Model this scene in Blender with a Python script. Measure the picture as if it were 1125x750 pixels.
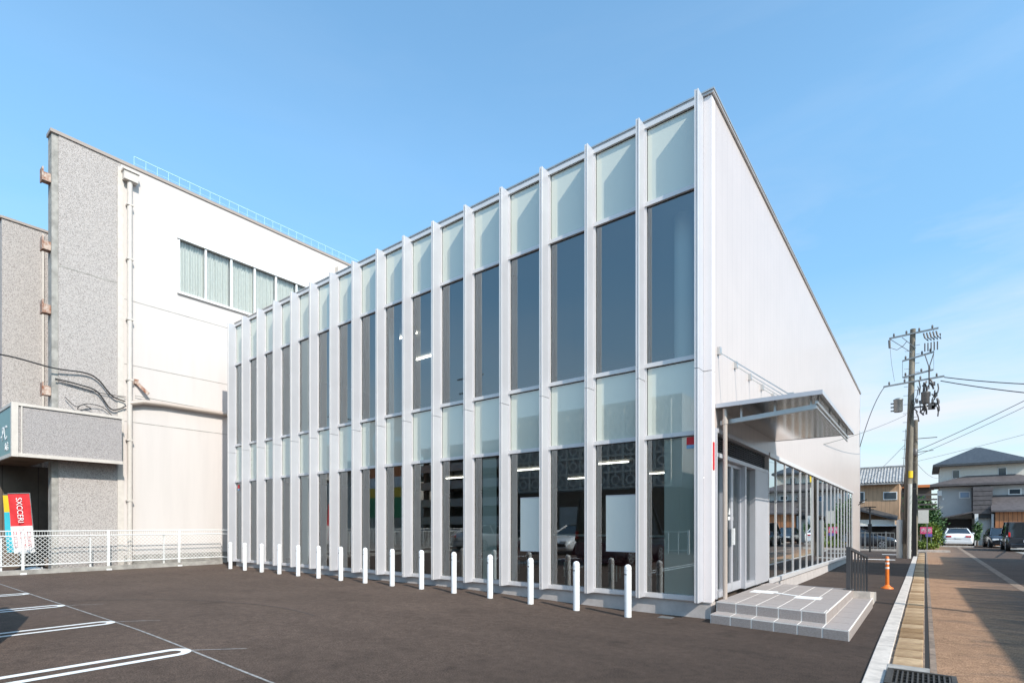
import bpy, bmesh, math, random
from mathutils import Vector, Matrix
R = math.radians
random.seed(7)
for o in list(bpy.data.objects): bpy.data.objects.remove(o)
SC = bpy.context.scene
COL = SC.collection

# ------------------------------------------------------------------ camera
cd = bpy.data.cameras.new('camera'); cam = bpy.data.objects.new('camera', cd); COL.objects.link(cam)
cam.location = (0, 0, 1.40); cam.rotation_euler = (R(90), 0, R(37.74))
cd.sensor_width = 36; cd.lens = 36*586/1125; cd.shift_y = (577-375)/1125
cd.clip_start = 0.05; cd.clip_end = 3000
SC.camera = cam
# ------------------------------------------------------------------ light
SUN = Vector((1.0, -0.36, 0.87)).normalized()
EL = math.asin(SUN.z); AZ = math.atan2(SUN.x, SUN.y)
w = bpy.data.worlds.new('World'); SC.world = w; w.use_nodes = True
nt = w.node_tree; nt.nodes.clear()
wo = nt.nodes.new('ShaderNodeOutputWorld'); bg = nt.nodes.new('ShaderNodeBackground')
sky = nt.nodes.new('ShaderNodeTexSky'); sky.sky_type = 'NISHITA'; sky.sun_disc = False
sky.sun_elevation = EL; sky.sun_rotation = AZ; sky.air_density = 1.0; sky.dust_density = 0.6; sky.ozone_density = 1.6
bg.inputs['Strength'].default_value = 0.15
tc = nt.nodes.new('ShaderNodeTexCoord'); mp = nt.nodes.new('ShaderNodeMapping'); mp.inputs['Scale'].default_value = (1.0, 1.0, 4.5)
nz = nt.nodes.new('ShaderNodeTexNoise'); nz.inputs['Scale'].default_value = 2.3; nz.inputs['Detail'].default_value = 8; nz.inputs['Roughness'].default_value = .58; nz.inputs['Distortion'].default_value = .5
cr = nt.nodes.new('ShaderNodeValToRGB'); cr.color_ramp.elements[0].position = .42; cr.color_ramp.elements[1].position = .66
sp = nt.nodes.new('ShaderNodeSeparateXYZ')
mr = nt.nodes.new('ShaderNodeMapRange'); mr.inputs['From Min'].default_value = .50; mr.inputs['From Max'].default_value = .02
mr.inputs['To Min'].default_value = .12; mr.inputs['To Max'].default_value = .85
# clouds gather towards the north-east part of the sky
dt = nt.nodes.new('ShaderNodeVectorMath'); dt.operation = 'DOT_PRODUCT'; dt.inputs[1].default_value = (.25, .97, 0)
mr2 = nt.nodes.new('ShaderNodeMapRange'); mr2.inputs['From Min'].default_value = .55; mr2.inputs['From Max'].default_value = .95
mr2.inputs['To Min'].default_value = .25; mr2.inputs['To Max'].default_value = 1
m1 = nt.nodes.new('ShaderNodeMath'); m1.operation = 'MULTIPLY'; m2 = nt.nodes.new('ShaderNodeMath'); m2.operation = 'MULTIPLY'
mx = nt.nodes.new('ShaderNodeMix'); mx.data_type = 'RGBA'; mx.inputs['B'].default_value = (5.2, 5.6, 6.3, 1)
tint = nt.nodes.new('ShaderNodeMix'); tint.data_type = 'RGBA'; tint.blend_type = 'MULTIPLY'; tint.inputs['Factor'].default_value = 1
tint.inputs['B'].default_value = (1.62, 2.10, 2.02, 1)
mr3 = nt.nodes.new('ShaderNodeMapRange'); mr3.inputs['From Min'].default_value = .0; mr3.inputs['From Max'].default_value = .55; mr3.inputs['To Min'].default_value = .50; mr3.inputs['To Max'].default_value = 1.0
hz = nt.nodes.new('ShaderNodeVectorMath'); hz.operation = 'SCALE'
L = nt.links.new
L(tc.outputs['Generated'], mp.inputs['Vector']); L(mp.outputs['Vector'], nz.inputs['Vector']); L(nz.outputs['Fac'], cr.inputs['Fac'])
L(tc.outputs['Generated'], sp.inputs['Vector']); L(sp.outputs['Z'], mr.inputs['Value'])
L(tc.outputs['Generated'], dt.inputs[0]); L(dt.outputs['Value'], mr2.inputs['Value'])
L(cr.outputs['Color'], m1.inputs[0]); L(mr.outputs['Result'], m1.inputs[1])
L(m1.outputs[0], m2.inputs[0]); L(mr2.outputs['Result'], m2.inputs[1])
L(sky.outputs['Color'], tint.inputs['A']); L(tint.outputs['Result'], hz.inputs[0])
L(sp.outputs['Z'], mr3.inputs['Value']); L(mr3.outputs['Result'], hz.inputs['Scale']); L(hz.outputs['Vector'], mx.inputs['A'])
mr4 = nt.nodes.new('ShaderNodeMapRange'); mr4.inputs['From Min'].default_value = .0; mr4.inputs['From Max'].default_value = .38; mr4.inputs['To Min'].default_value = .72; mr4.inputs['To Max'].default_value = .0
ad = nt.nodes.new('ShaderNodeMath'); ad.operation = 'ADD'; ad.use_clamp = True; L(sp.outputs['Z'], mr4.inputs['Value']); L(m2.outputs[0], ad.inputs[0]); L(mr4.outputs['Result'], ad.inputs[1])
L(ad.outputs[0], mx.inputs['Factor']); L(mx.outputs['Result'], bg.inputs['Color']); L(bg.outputs['Background'], wo.inputs['Surface'])
sd = bpy.data.lights.new('sun', 'SUN'); sd.energy = 4.5; sd.angle = R(.5); sd.color = (1, .935, .85)
so = bpy.data.objects.new('sun', sd); COL.objects.link(so); so.rotation_euler = (-SUN).to_track_quat('-Z', 'Y').to_euler(); so.location = (30, -12, 40)
SC.view_settings.view_transform = 'Standard'; SC.view_settings.look = 'None'; SC.view_settings.gamma = 1; SC.view_settings.use_curve_mapping = False
SC.view_settings.exposure = 0.16
SC.cycles.max_bounces = 10; SC.cycles.transparent_max_bounces = 16; SC.cycles.caustics_reflective = False; SC.cycles.blur_glossy = 1.0; SC.cycles.caustics_refractive = False
SC.cycles.sample_clamp_indirect = 6

# ------------------------------------------------------------------ materials
def mat(name, col, rough=.6, metal=0, spec=.5, noise=0, nscale=8, bump=0, bscale=60, col2=None, coat=0, kind='noise', stretch=None, lo=.35, hi=.65, detail=6):
    m = bpy.data.materials.new(name); m.use_nodes = True; n = m.node_tree; b = n.nodes['Principled BSDF']
    b.inputs['Base Color'].default_value = (*col, 1); b.inputs['Roughness'].default_value = rough; b.inputs['Metallic'].default_value = metal
    b.inputs['Specular IOR Level'].default_value = spec; b.inputs['Coat Weight'].default_value = coat; b.inputs['Coat Roughness'].default_value = .03
    t = n.nodes.new('ShaderNodeTexCoord'); vec = t.outputs['Object']
    if stretch:
        q = n.nodes.new('ShaderNodeMapping'); q.inputs['Scale'].default_value = stretch; n.links.new(vec, q.inputs['Vector']); vec = q.outputs['Vector']
    if noise or col2:
        c2 = col2 or tuple(c*(1-noise) for c in col); c1 = col if col2 else tuple(min(1, c*(1+noise*.5)) for c in col)
        if kind == 'voronoi':
            x = n.nodes.new('ShaderNodeTexVoronoi'); x.inputs['Scale'].default_value = nscale; s = n.nodes.new('ShaderNodeSeparateColor')
            n.links.new(vec, x.inputs['Vector']); n.links.new(x.outputs['Color'], s.inputs['Color']); f = s.outputs['Red']
        else:
            x = n.nodes.new('ShaderNodeTexNoise'); x.inputs['Scale'].default_value = nscale; x.inputs['Detail'].default_value = detail; x.inputs['Roughness'].default_value = .62
            n.links.new(vec, x.inputs['Vector']); f = x.outputs['Fac']
        r = n.nodes.new('ShaderNodeValToRGB'); r.color_ramp.elements[0].position = lo; r.color_ramp.elements[1].position = hi
        r.color_ramp.elements[0].color = (*c2, 1); r.color_ramp.elements[1].color = (*c1, 1)
        n.links.new(f, r.inputs['Fac']); n.links.new(r.outputs['Color'], b.inputs['Base Color'])
    if bump:
        x = n.nodes.new('ShaderNodeTexNoise'); x.inputs['Scale'].default_value = bscale; x.inputs['Detail'].default_value = 4
        n.links.new(vec, x.inputs['Vector']); q = n.nodes.new('ShaderNodeBump'); q.inputs['Strength'].default_value = bump; q.inputs['Distance'].default_value = .02
        n.links.new(x.outputs['Fac'], q.inputs['Height']); n.links.new(q.outputs['Normal'], b.inputs['Normal'])
    return m
def glass(name, tint, refl=.10, rough=0.0, ior=1.5, body=None, bodyfac=0, warp=0):
    m = bpy.data.materials.new(name); m.use_nodes = True; n = m.node_tree; n.nodes.clear()
    o = n.nodes.new('ShaderNodeOutputMaterial'); tr = n.nodes.new('ShaderNodeBsdfTransparent'); tr.inputs['Color'].default_value = (*tint, 1)
    gl = n.nodes.new('ShaderNodeBsdfAnisotropic'); gl.inputs['Roughness'].default_value = rough; gl.inputs['Color'].default_value = (.97, 1, 1, 1)
    fr = n.nodes.new('ShaderNodeFresnel'); fr.inputs['IOR'].default_value = ior
    a = n.nodes.new('ShaderNodeMath'); a.operation = 'ADD'; a.use_clamp = True; a.inputs[1].default_value = refl; n.links.new(fr.outputs[0], a.inputs[0])
    mx = n.nodes.new('ShaderNodeMixShader'); n.links.new(a.outputs[0], mx.inputs[0]); n.links.new(gl.outputs[0], mx.inputs[2])
    if warp:
        t = n.nodes.new('ShaderNodeTexCoord'); x = n.nodes.new('ShaderNodeTexNoise'); x.inputs['Scale'].default_value = .9; x.inputs['Detail'].default_value = 1
        q = n.nodes.new('ShaderNodeBump'); q.inputs['Strength'].default_value = warp; q.inputs['Distance'].default_value = .01
        n.links.new(t.outputs['Object'], x.inputs['Vector']); n.links.new(x.outputs['Fac'], q.inputs['Height']); n.links.new(q.outputs['Normal'], gl.inputs['Normal'])
    base = tr.outputs[0]
    if body:
        df = n.nodes.new('ShaderNodeBsdfDiffuse'); df.inputs['Color'].default_value = (*body, 1)
        m2 = n.nodes.new('ShaderNodeMixShader'); m2.inputs[0].default_value = bodyfac; n.links.new(tr.outputs[0], m2.inputs[1]); n.links.new(df.outputs[0], m2.inputs[2]); base = m2.outputs[0]
    n.links.new(base, mx.inputs[1]); n.links.new(mx.outputs[0], o.inputs['Surface'])
    return m
def emit(name, col, s):
    m = bpy.data.materials.new(name); m.use_nodes = True; b = m.node_tree.nodes['Principled BSDF']
    b.inputs['Base Color'].default_value = (*col, 1); b.inputs['Emission Color'].default_value = (*col, 1); b.inputs['Emission Strength'].default_value = s
    return m
def seamed(m, axis, period, width, dark):            # multiplies the base colour by thin joint lines every `period` metres
    n = m.node_tree; b = n.nodes['Principled BSDF']; t = n.nodes.new('ShaderNodeTexCoord'); s = n.nodes.new('ShaderNodeSeparateXYZ')
    n.links.new(t.outputs['Object'], s.inputs[0]); d = n.nodes.new('ShaderNodeMath'); d.operation = 'DIVIDE'; d.inputs[1].default_value = period
    n.links.new(s.outputs[axis], d.inputs[0]); f = n.nodes.new('ShaderNodeMath'); f.operation = 'FRACT'; n.links.new(d.outputs[0], f.inputs[0])
    g = n.nodes.new('ShaderNodeMath'); g.operation = 'LESS_THAN'; g.inputs[1].default_value = width/period; n.links.new(f.outputs[0], g.inputs[0])
    mx = n.nodes.new('ShaderNodeMix'); mx.data_type = 'RGBA'; mx.blend_type = 'MULTIPLY'; mx.inputs['B'].default_value = (dark, dark, dark, 1)
    n.links.new(g.outputs[0], mx.inputs['Factor'])
    if b.inputs['Base Color'].links: n.links.new(b.inputs['Base Color'].links[0].from_socket, mx.inputs['A'])
    else: mx.inputs['A'].default_value = b.inputs['Base Color'].default_value
    n.links.new(mx.outputs['Result'], b.inputs['Base Color']); return m
M = {}
def asphalt(name, c, patch=None, axis_lo=None, axis_hi=None, c_b=None):
    m = mat(name, c, .9, bump=.7, bscale=120, spec=.25); n = m.node_tree; b = n.nodes['Principled BSDF']; t = n.nodes.new('ShaderNodeTexCoord')
    def noise(sc, det, st=None):
        x = n.nodes.new('ShaderNodeTexNoise'); x.inputs['Scale'].default_value = sc; x.inputs['Detail'].default_value = det; v = t.outputs['Object']
        if st: q = n.nodes.new('ShaderNodeMapping'); q.inputs['Scale'].default_value = st; n.links.new(v, q.inputs['Vector']); v = q.outputs['Vector']
        n.links.new(v, x.inputs['Vector']); return x.outputs['Fac']
    def rng(f, a, b_, lo, hi):
        r_ = n.nodes.new('ShaderNodeMapRange'); r_.inputs['From Min'].default_value = a; r_.inputs['From Max'].default_value = b_; r_.inputs['To Min'].default_value = lo; r_.inputs['To Max'].default_value = hi
        n.links.new(f, r_.inputs['Value']); return r_.outputs['Result']
    def mul(a, b_): q = n.nodes.new('ShaderNodeMath'); q.operation = 'MULTIPLY'; n.links.new(a, q.inputs[0]); n.links.new(b_, q.inputs[1]); return q.outputs[0]
    f = mul(mul(rng(noise(70, 2), .3, .7, .55, 1.45), rng(noise(9, 6), .3, .7, .84, 1.16)), rng(noise(.6, 5, (1, 2.2, 1)), .3, .7, .87, 1.13))
    sx = n.nodes.new('ShaderNodeSeparateXYZ'); n.links.new(t.outputs['Object'], sx.inputs[0])
    f = mul(f, rng(noise(1.7, 3), .60, .68, 1, .84))
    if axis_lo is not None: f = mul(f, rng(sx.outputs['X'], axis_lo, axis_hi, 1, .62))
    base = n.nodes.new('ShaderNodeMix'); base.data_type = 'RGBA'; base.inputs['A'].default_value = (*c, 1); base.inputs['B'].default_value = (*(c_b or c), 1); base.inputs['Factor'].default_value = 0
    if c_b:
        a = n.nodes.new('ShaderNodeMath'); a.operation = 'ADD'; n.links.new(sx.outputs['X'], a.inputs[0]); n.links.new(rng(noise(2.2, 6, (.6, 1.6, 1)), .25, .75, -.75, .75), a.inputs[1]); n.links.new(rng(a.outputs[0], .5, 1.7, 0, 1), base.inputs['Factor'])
    vm = n.nodes.new('ShaderNodeVectorMath'); vm.operation = 'SCALE'; n.links.new(base.outputs['Result'], vm.inputs[0]); n.links.new(f, vm.inputs['Scale']); n.links.new(vm.outputs['Vector'], b.inputs['Base Color']); return m
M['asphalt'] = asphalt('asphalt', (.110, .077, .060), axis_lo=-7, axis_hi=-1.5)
M['seam'] = mat('asphalt_seam', (.075, .058, .05), .95, noise=.4, nscale=9)
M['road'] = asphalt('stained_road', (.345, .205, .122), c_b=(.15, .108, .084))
M['road2'] = asphalt('grey_road', (.12, .085, .066))
M['conc_b'] = mat('brown_concrete', (.27, .20, .15), .95, noise=.4, nscale=6, bump=.5)
M['paint'] = mat('road_paint', (.78, .78, .76), .7, noise=.12, nscale=20, bump=.2)
M['chalk'] = mat('chalk_line', (.30, .29, .28), .9, noise=.5, nscale=14)
M['kerb'] = mat('kerb_concrete', (.60, .54, .48), .85, noise=.22, nscale=6, bump=.3)
M['slab'] = mat('slab_concrete', (.62, .50, .34), .95, col2=(.30, .21, .13), nscale=3.2, bump=.6, bscale=80, detail=10)
_n = M['slab'].node_tree; _b = _n.nodes['Principled BSDF']; _oi = _n.nodes.new('ShaderNodeObjectInfo'); _r = _n.nodes.new('ShaderNodeValToRGB'); _r.color_ramp.interpolation = 'LINEAR'
_r.color_ramp.elements[0].color = (.55, .42, .28, 1); _r.color_ramp.elements[1].color = (1.1, 1.0, .9, 1); _m = _n.nodes.new('ShaderNodeMix'); _m.data_type = 'RGBA'; _m.blend_type = 'MULTIPLY'; _m.inputs['Factor'].default_value = 1
_s = _b.inputs['Base Color'].links[0].from_socket; _n.links.new(_oi.outputs['Random'], _r.inputs['Fac']); _n.links.new(_s, _m.inputs['A']); _n.links.new(_r.outputs['Color'], _m.inputs['B']); _n.links.new(_m.outputs['Result'], _b.inputs['Base Color'])
M['conc'] = mat('concrete', (.36, .34, .31), .9, noise=.3, nscale=4, bump=.3)
M['gap'] = mat('gutter_dark', (.02, .018, .016), .9)
M['iron'] = mat('iron_grate', (.10, .085, .07), .6, metal=.6, noise=.4, nscale=30)
M['alu'] = mat('silver_aluminium', (.53, .53, .56), .34, metal=.15, spec=.5, noise=.04, nscale=2)
M['alu_w'] = mat('pale_aluminium', (.76, .73, .72), .32, metal=.15, noise=.03, nscale=2)
M['seal'] = mat('black_seal', (.03, .035, .04), .6)
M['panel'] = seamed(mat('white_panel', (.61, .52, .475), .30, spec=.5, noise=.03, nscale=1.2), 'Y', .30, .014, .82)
M['panel_s'] = mat('white_panel_plain', (.86, .79, .77), .30, noise=.03, nscale=1.2)
M['fascia'] = mat('roof_edge_metal', (.55, .52, .50), .4, metal=.3, noise=.1)
M['fdn'] = mat('foundation_plaster', (.54, .49, .46), .85, noise=.12, nscale=5, bump=.15)
M['glass'] = glass('clear_glass', (.90, .97, .93), .17, 0.0, 1.52, warp=.03); M['glass_g'] = glass('ground_floor_glass', (.88, .96, .92), .16, 0.0, 1.52, warp=.03)
M['frost'] = glass('frosted_glass', (.30, .38, .38), .12, .01, 1.5, body=(.78, .80, .68), bodyfac=.85)
M['glass_e'] = glass('east_glass', (.42, .52, .50), .42, 0, 1.5, warp=.02)
M['glass_d'] = glass('door_glass', (.62, .68, .66), .12, 0, 1.5)
M['ceil'] = mat('ceiling', (.72, .70, .67), .9); M['inwall'] = mat('inner_wall', (.28, .26, .24), .9, noise=.05)
M['infloor'] = mat('inner_floor', (.10, .075, .06), .5, noise=.2); M['column'] = mat('column_paint', (.74, .76, .77), .7)
M['blind'] = mat('blind_fabric', (.88, .88, .83), .9); M['lamp'] = emit('lamp_tube', (1, .95, .86), 5)
M['brownwood'] = mat('counter_wood', (.15, .07, .05), .5, noise=.3, nscale=4, stretch=(1, 1, 8))
M['board'] = mat('white_board', (.86, .85, .76), .35)
M['tile'] = mat('step_tile', (.37, .32, .295), .75, noise=.16, nscale=60, bump=.2, bscale=120)
M['grout'] = mat('grout', (.85, .80, .74), .9)
M['mark'] = mat('plain_white', (.86, .86, .84), .6)
M['soffit'] = mat('mirror_soffit', (.60, .57, .53), .14, metal=1.0)
M['zinc'] = mat('zinc', (.60, .59, .57), .35, metal=.7, noise=.1, nscale=3)
M['postbeige'] = mat('beige_pipe', (.52, .44, .38), .4, metal=.2)
M['darkrail'] = mat('dark_rail', (.10, .10, .105), .35, metal=.5)
M['bollard'] = mat('bollard_paint', (.86, .86, .85), .35, noise=.04, nscale=6)
M['black'] = mat('black_plastic', (.015, .015, .017), .4)
M['louver'] = mat('louver_dark', (.045, .045, .05), .5)
M['orange'] = mat('orange_rubber', (.85, .19, .02), .45); M['reflect'] = mat('reflective_band', (.85, .85, .82), .25)
M['pebble'] = mat('pebble_dash', (.50, .455, .43), .95, col2=(.25, .225, .21), nscale=60, kind='voronoi', bump=1.0, bscale=45, lo=0.0, hi=.55)
M['pebble_g'] = mat('pebble_panel', (.42, .385, .375), .95, col2=(.25, .23, .225), nscale=70, kind='voronoi', bump=.9, bscale=50, lo=0.0, hi=.6)
M['stucco'] = mat('white_stucco', (.61, .56, .53), .9, noise=.035, nscale=.8, bump=.15, bscale=30, stretch=(1, 4, .35))
M['trimw'] = mat('white_trim', (.60, .545, .49), .5, noise=.08)
M['coping'] = mat('coping', (.35, .29, .25), .5)
M['rust'] = mat('rust', (.26, .09, .04), .9, col2=(.55, .45, .38), nscale=9)
M['teal'] = mat('teal_sign', (.055, .19, .19), .35); M['soffit_b'] = mat('brown_soffit', (.20, .13, .085), .8, noise=.3, nscale=2)
M['brownpanel'] = seamed(mat('brown_panel', (.13, .10, .075), .8, noise=.2, nscale=2), 'Y', .9, .02, .4)
M['cyanrail'] = mat('cyan_rail', (.42, .66, .66), .6); M['curtain'] = mat('curtain', (.90, .86, .80), .9, noise=.05)
M['glass_o'] = glass('old_glass', (.90, .95, .95), .02, 0, 1.45)
M['cable'] = mat('cable', (.025, .024, .024), .6); M['wire_g'] = mat('grey_wire', (.20, .20, .18), .6)
M['fence_w'] = mat('white_fence', (.78, .78, .76), .5); M['red'] = mat('red_cloth', (.62, .03, .035), .8, noise=.1)
M['whitec'] = mat('white_cloth', (.80, .79, .78), .8); M['yellowc'] = mat('yellow_cloth', (.75, .50, .02), .8); M['cyanc'] = mat('cyan_cloth', (.03, .42, .52), .8)
M['darkred'] = mat('dark_red', (.14, .025, .03), .8); M['redp'] = mat('red_print', (.55, .04, .05), .6); M['redsign'] = mat('red_sticker', (.75, .02, .03), .5); M['bluep'] = mat('blue_print', (.25, .45, .65), .5)
M['pole'] = mat('pole_concrete', (.23, .20, .155), .9, noise=.4, nscale=3, bump=.3, stretch=(1, 1, .3))
M['polemetal'] = mat('galvanised', (.27, .275, .27), .45, metal=.5, noise=.2)
M['insul'] = mat('insulator', (.10, .09, .085), .4); M['yel'] = mat('yellow_band', (.80, .55, .02), .5); M['whitetube'] = mat('white_tube', (.50, .50, .47), .6)
M['tile_k'] = mat('dark_roof_tile', (.055, .058, .063), .5, noise=.35, nscale=5, bump=.5, bscale=12)
M['tile_g'] = mat('grey_roof_tile', (.34, .33, .32), .6, noise=.45, nscale=4, bump=.3, bscale=12)
M['tile_p'] = mat('purple_grey_roof', (.115, .10, .10), .5, noise=.25, nscale=4)
M['wgrey'] = mat('grey_wall', (.50, .50, .49), .9, noise=.08, nscale=2); M['wcream'] = mat('cream_wall', (.66, .62, .55), .9, noise=.06)
M['wbrown'] = seamed(mat('tan_siding', (.47, .30, .185), .85, noise=.15, nscale=2, stretch=(4, 4, .5)), 'X', .3, .03, .7)
M['wood_o'] = seamed(mat('orange_wood', (.42, .165, .065), .6, noise=.25, nscale=3, stretch=(6, 1, .4)), 'X', .26, .04, .35)
M['dark'] = mat('dark_void', (.03, .03, .032), .7); M['win'] = mat('window_dark', (.04, .055, .065), .08, spec=.8); M['winblue'] = mat('window_blue', (.12, .25, .42), .1, spec=.8)
M['frame_w'] = mat('window_frame', (.75, .75, .74), .5)
M['leaf'] = mat('leaf', (.055, .13, .025), .6, col2=(.03, .075, .018), nscale=2.5); M['leafy'] = mat('leaf_yellow', (.22, .27, .03), .6, col2=(.08, .15, .02), nscale=4)
M['trunk'] = mat('bark', (.12, .09, .065), .9, noise=.3)
M['carwhite'] = mat('car_white', (.82, .82, .82), .25, coat=.8); M['carblack'] = mat('car_dark', (.03, .034, .042), .22, coat=.9); M['carsilver'] = mat('car_silver', (.42, .44, .46), .3, metal=.6, coat=.6)
M['carglass'] = mat('car_glass', (.015, .018, .02), .04, spec=1); M['tyre'] = mat('tyre', (.02, .02, .02), .8); M['rim'] = mat('rim', (.55, .56, .58), .3, metal=.8)
M['tail'] = mat('tail_lamp', (.6, .02, .02), .2, coat=.5); M['headl'] = mat('head_lamp', (.75, .78, .8), .1, coat=.5); M['plate'] = mat('number_plate', (.8, .8, .78), .5)
M['pink'] = mat('pink_sign', (.80, .08, .22), .5); M['purple'] = mat('purple_sign', (.14, .12, .42), .5)
M['orangeS'] = mat('sign_orange', (.75, .22, .06), .5); M['yellowS'] = mat('sign_yellow', (.80, .52, .02), .5); M['greenS'] = mat('sign_green', (.0, .27, .10), .5); M['whiteS'] = mat('sign_white', (.82, .82, .82), .5)
M['blockw'] = mat('screen_block', (.74, .70, .62), .9, noise=.1); M['wdark'] = mat('brown_wall', (.11, .075, .055), .85, noise=.2)
M['verge'] = mat('gravel', (.30, .25, .19), .95, noise=.5, nscale=20, bump=.6)

# ------------------------------------------------------------------ mesh helpers
class MB:
    def __init__(s): s.v = []; s.f = []; s.sm = []
    def add(s, vs, fs, smooth=False):
        n = len(s.v); s.v += [tuple(p) for p in vs]; s.f += [tuple(i+n for i in f) for f in fs]; s.sm += [smooth]*len(fs); return s
    def box(s, x0, x1, y0, y1, z0, z1):
        return s.add([(x0,y0,z0),(x1,y0,z0),(x1,y1,z0),(x0,y1,z0),(x0,y0,z1),(x1,y0,z1),(x1,y1,z1),(x0,y1,z1)],
                     [(3,2,1,0),(4,5,6,7),(0,1,5,4),(1,2,6,5),(2,3,7,6),(3,0,4,7)])
    def bar(s, a, b, wx, wy=None, up=(0,0,1)):
        wy = wy or wx; a = Vector(a); b = Vector(b); d = (b-a).normalized(); u = Vector(up)
        if abs(d.dot(u)) > .98: u = Vector((0,1,0))
        x = d.cross(u).normalized(); y = x.cross(d).normalized(); P = []
        for p in (a, b):
            for i, j in ((-1,-1),(1,-1),(1,1),(-1,1)): P.append(p + x*i*wx/2 + y*j*wy/2)
        return s.add(P, [(3,2,1,0),(4,5,6,7),(0,1,5,4),(1,2,6,5),(2,3,7,6),(3,0,4,7)])
    def cyl(s, a, b, r, r2=None, n=12, caps=True):
        r2 = r if r2 is None else r2; a = Vector(a); b = Vector(b); d = (b-a).normalized(); u = Vector((0,0,1)) if abs(d.z) < .98 else Vector((1,0,0))
        x = d.cross(u).normalized(); y = x.cross(d).normalized(); P = []
        for p, q in ((a, r), (b, r2)):
            for i in range(n): t = 2*math.pi*i/n; P.append(p + x*q*math.cos(t) + y*q*math.sin(t))
        s.add(P, [(i, (i+1) % n, n+(i+1) % n, n+i) for i in range(n)], True)
        if caps: s.add(P[:n], [tuple(range(n-1, -1, -1))]); s.add(P[n:], [tuple(range(n))])
        return s
    def tube(s, pts, r, n=6):
        pts = [Vector(p) for p in pts]; rings = []
        for i, p in enumerate(pts):
            d = (pts[min(i+1, len(pts)-1)] - pts[max(i-1, 0)]).normalized(); u = Vector((0,0,1)) if abs(d.z) < .95 else Vector((1,0,0))
            x = d.cross(u).normalized(); y = x.cross(d).normalized()
            rings += [p + x*r*math.cos(2*math.pi*k/n) + y*r*math.sin(2*math.pi*k/n) for k in range(n)]
        fs = [(i*n+k, i*n+(k+1) % n, (i+1)*n+(k+1) % n, (i+1)*n+k) for i in range(len(pts)-1) for k in range(n)]
        return s.add(rings, fs, True)
    def lathe(s, prof, c=(0,0,0), n=20):
        P = [(c[0]+r*math.cos(2*math.pi*k/n), c[1]+r*math.sin(2*math.pi*k/n), c[2]+z) for r, z in prof for k in range(n)]
        s.add(P, [(i*n+k, i*n+(k+1) % n, (i+1)*n+(k+1) % n, (i+1)*n+k) for i in range(len(prof)-1) for k in range(n)], True)
        s.add(P[:n], [tuple(range(n-1, -1, -1))]); return s.add(P[-n:], [tuple(range(n))])
    def prism(s, pts, axis, a, b):                   # polygon extruded along axis from a to b
        def P(p, t): return {'x': (t, p[0], p[1]), 'y': (p[0], t, p[1]), 'z': (p[0], p[1], t)}[axis]
        n = len(pts); return s.add([P(p, a) for p in pts]+[P(p, b) for p in pts], [tuple(range(n-1, -1, -1)), tuple(range(n, 2*n))]+[(i, (i+1) % n, n+(i+1) % n, n+i) for i in range(n)])
    def build(s, name, m, parent=None, bevel=0, fix=True):
        me = bpy.data.meshes.new(name); me.from_pydata(s.v, [], s.f); me.polygons.foreach_set('use_smooth', s.sm)
        me.materials.append(m)
        if fix:
            b = bmesh.new(); b.from_mesh(me); bmesh.ops.recalc_face_normals(b, faces=b.faces); b.to_mesh(me); b.free()
        o = bpy.data.objects.new(name, me); COL.objects.link(o)
        if parent is not None: o.parent = parent; o.location = -Vector(OFF.get(parent.name, (0,0,0)))
        if bevel:
            k = o.modifiers.new('b', 'BEVEL'); k.width = bevel; k.segments = 2; k.limit_method = 'ANGLE'
        return o
OFF = {}                                             # origin of each Empty, so parts can be written in world coordinates
def thing(name, label, cat, loc=(0,0,0), group=None, local=False):
    o = bpy.data.objects.new(name, None); COL.objects.link(o); o.location = loc; o.empty_display_size = .2
    if not local: OFF[o.name] = loc
    o['label'] = label; o['category'] = cat
    if group: o['group'] = group
    return o
def tag(o, label, cat, group=None, kind=None):
    o['label'] = label; o['category'] = cat
    if group: o['group'] = group
    if kind: o['kind'] = kind
    return o
def struct(o): o['kind'] = 'structure'; return o
def subpart(mb, name, m, parent, **k):               # parent is a mesh part that already carries the offset
    o = mb.build(name, m, None, **k); o.parent = parent; return o
def origin(o, loc):                                  # a top-level mesh written in world coordinates gets its origin at its base
    o.data.transform(Matrix.Translation(-Vector(loc))); o.location = loc; return o
def copy_tree(o, parent=None):
    c = o.copy(); COL.objects.link(c); c.parent = parent
    for ch in list(o.children): copy_tree(ch, c)
    return c
def text(body, size, m, name, parent, matrix, ext=.004, vert=False):
    cu = bpy.data.curves.new('t', 'FONT'); cu.body = '\n'.join(body) if vert else body; cu.size = size; cu.extrude = ext; cu.align_x = 'CENTER'; cu.align_y = 'CENTER'
    if vert: cu.space_line = .85
    t = bpy.data.objects.new('t', cu); COL.objects.link(t); dg = bpy.context.evaluated_depsgraph_get(); dg.update()
    me = bpy.data.meshes.new_from_object(t.evaluated_get(dg)); bpy.data.objects.remove(t)
    me.transform(matrix); me.materials.clear(); me.materials.append(m)
    o = bpy.data.objects.new(name, me); COL.objects.link(o); o.parent = parent
    if parent is not None and parent.name in OFF: o.location = -Vector(OFF[parent.name])
    return o

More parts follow.
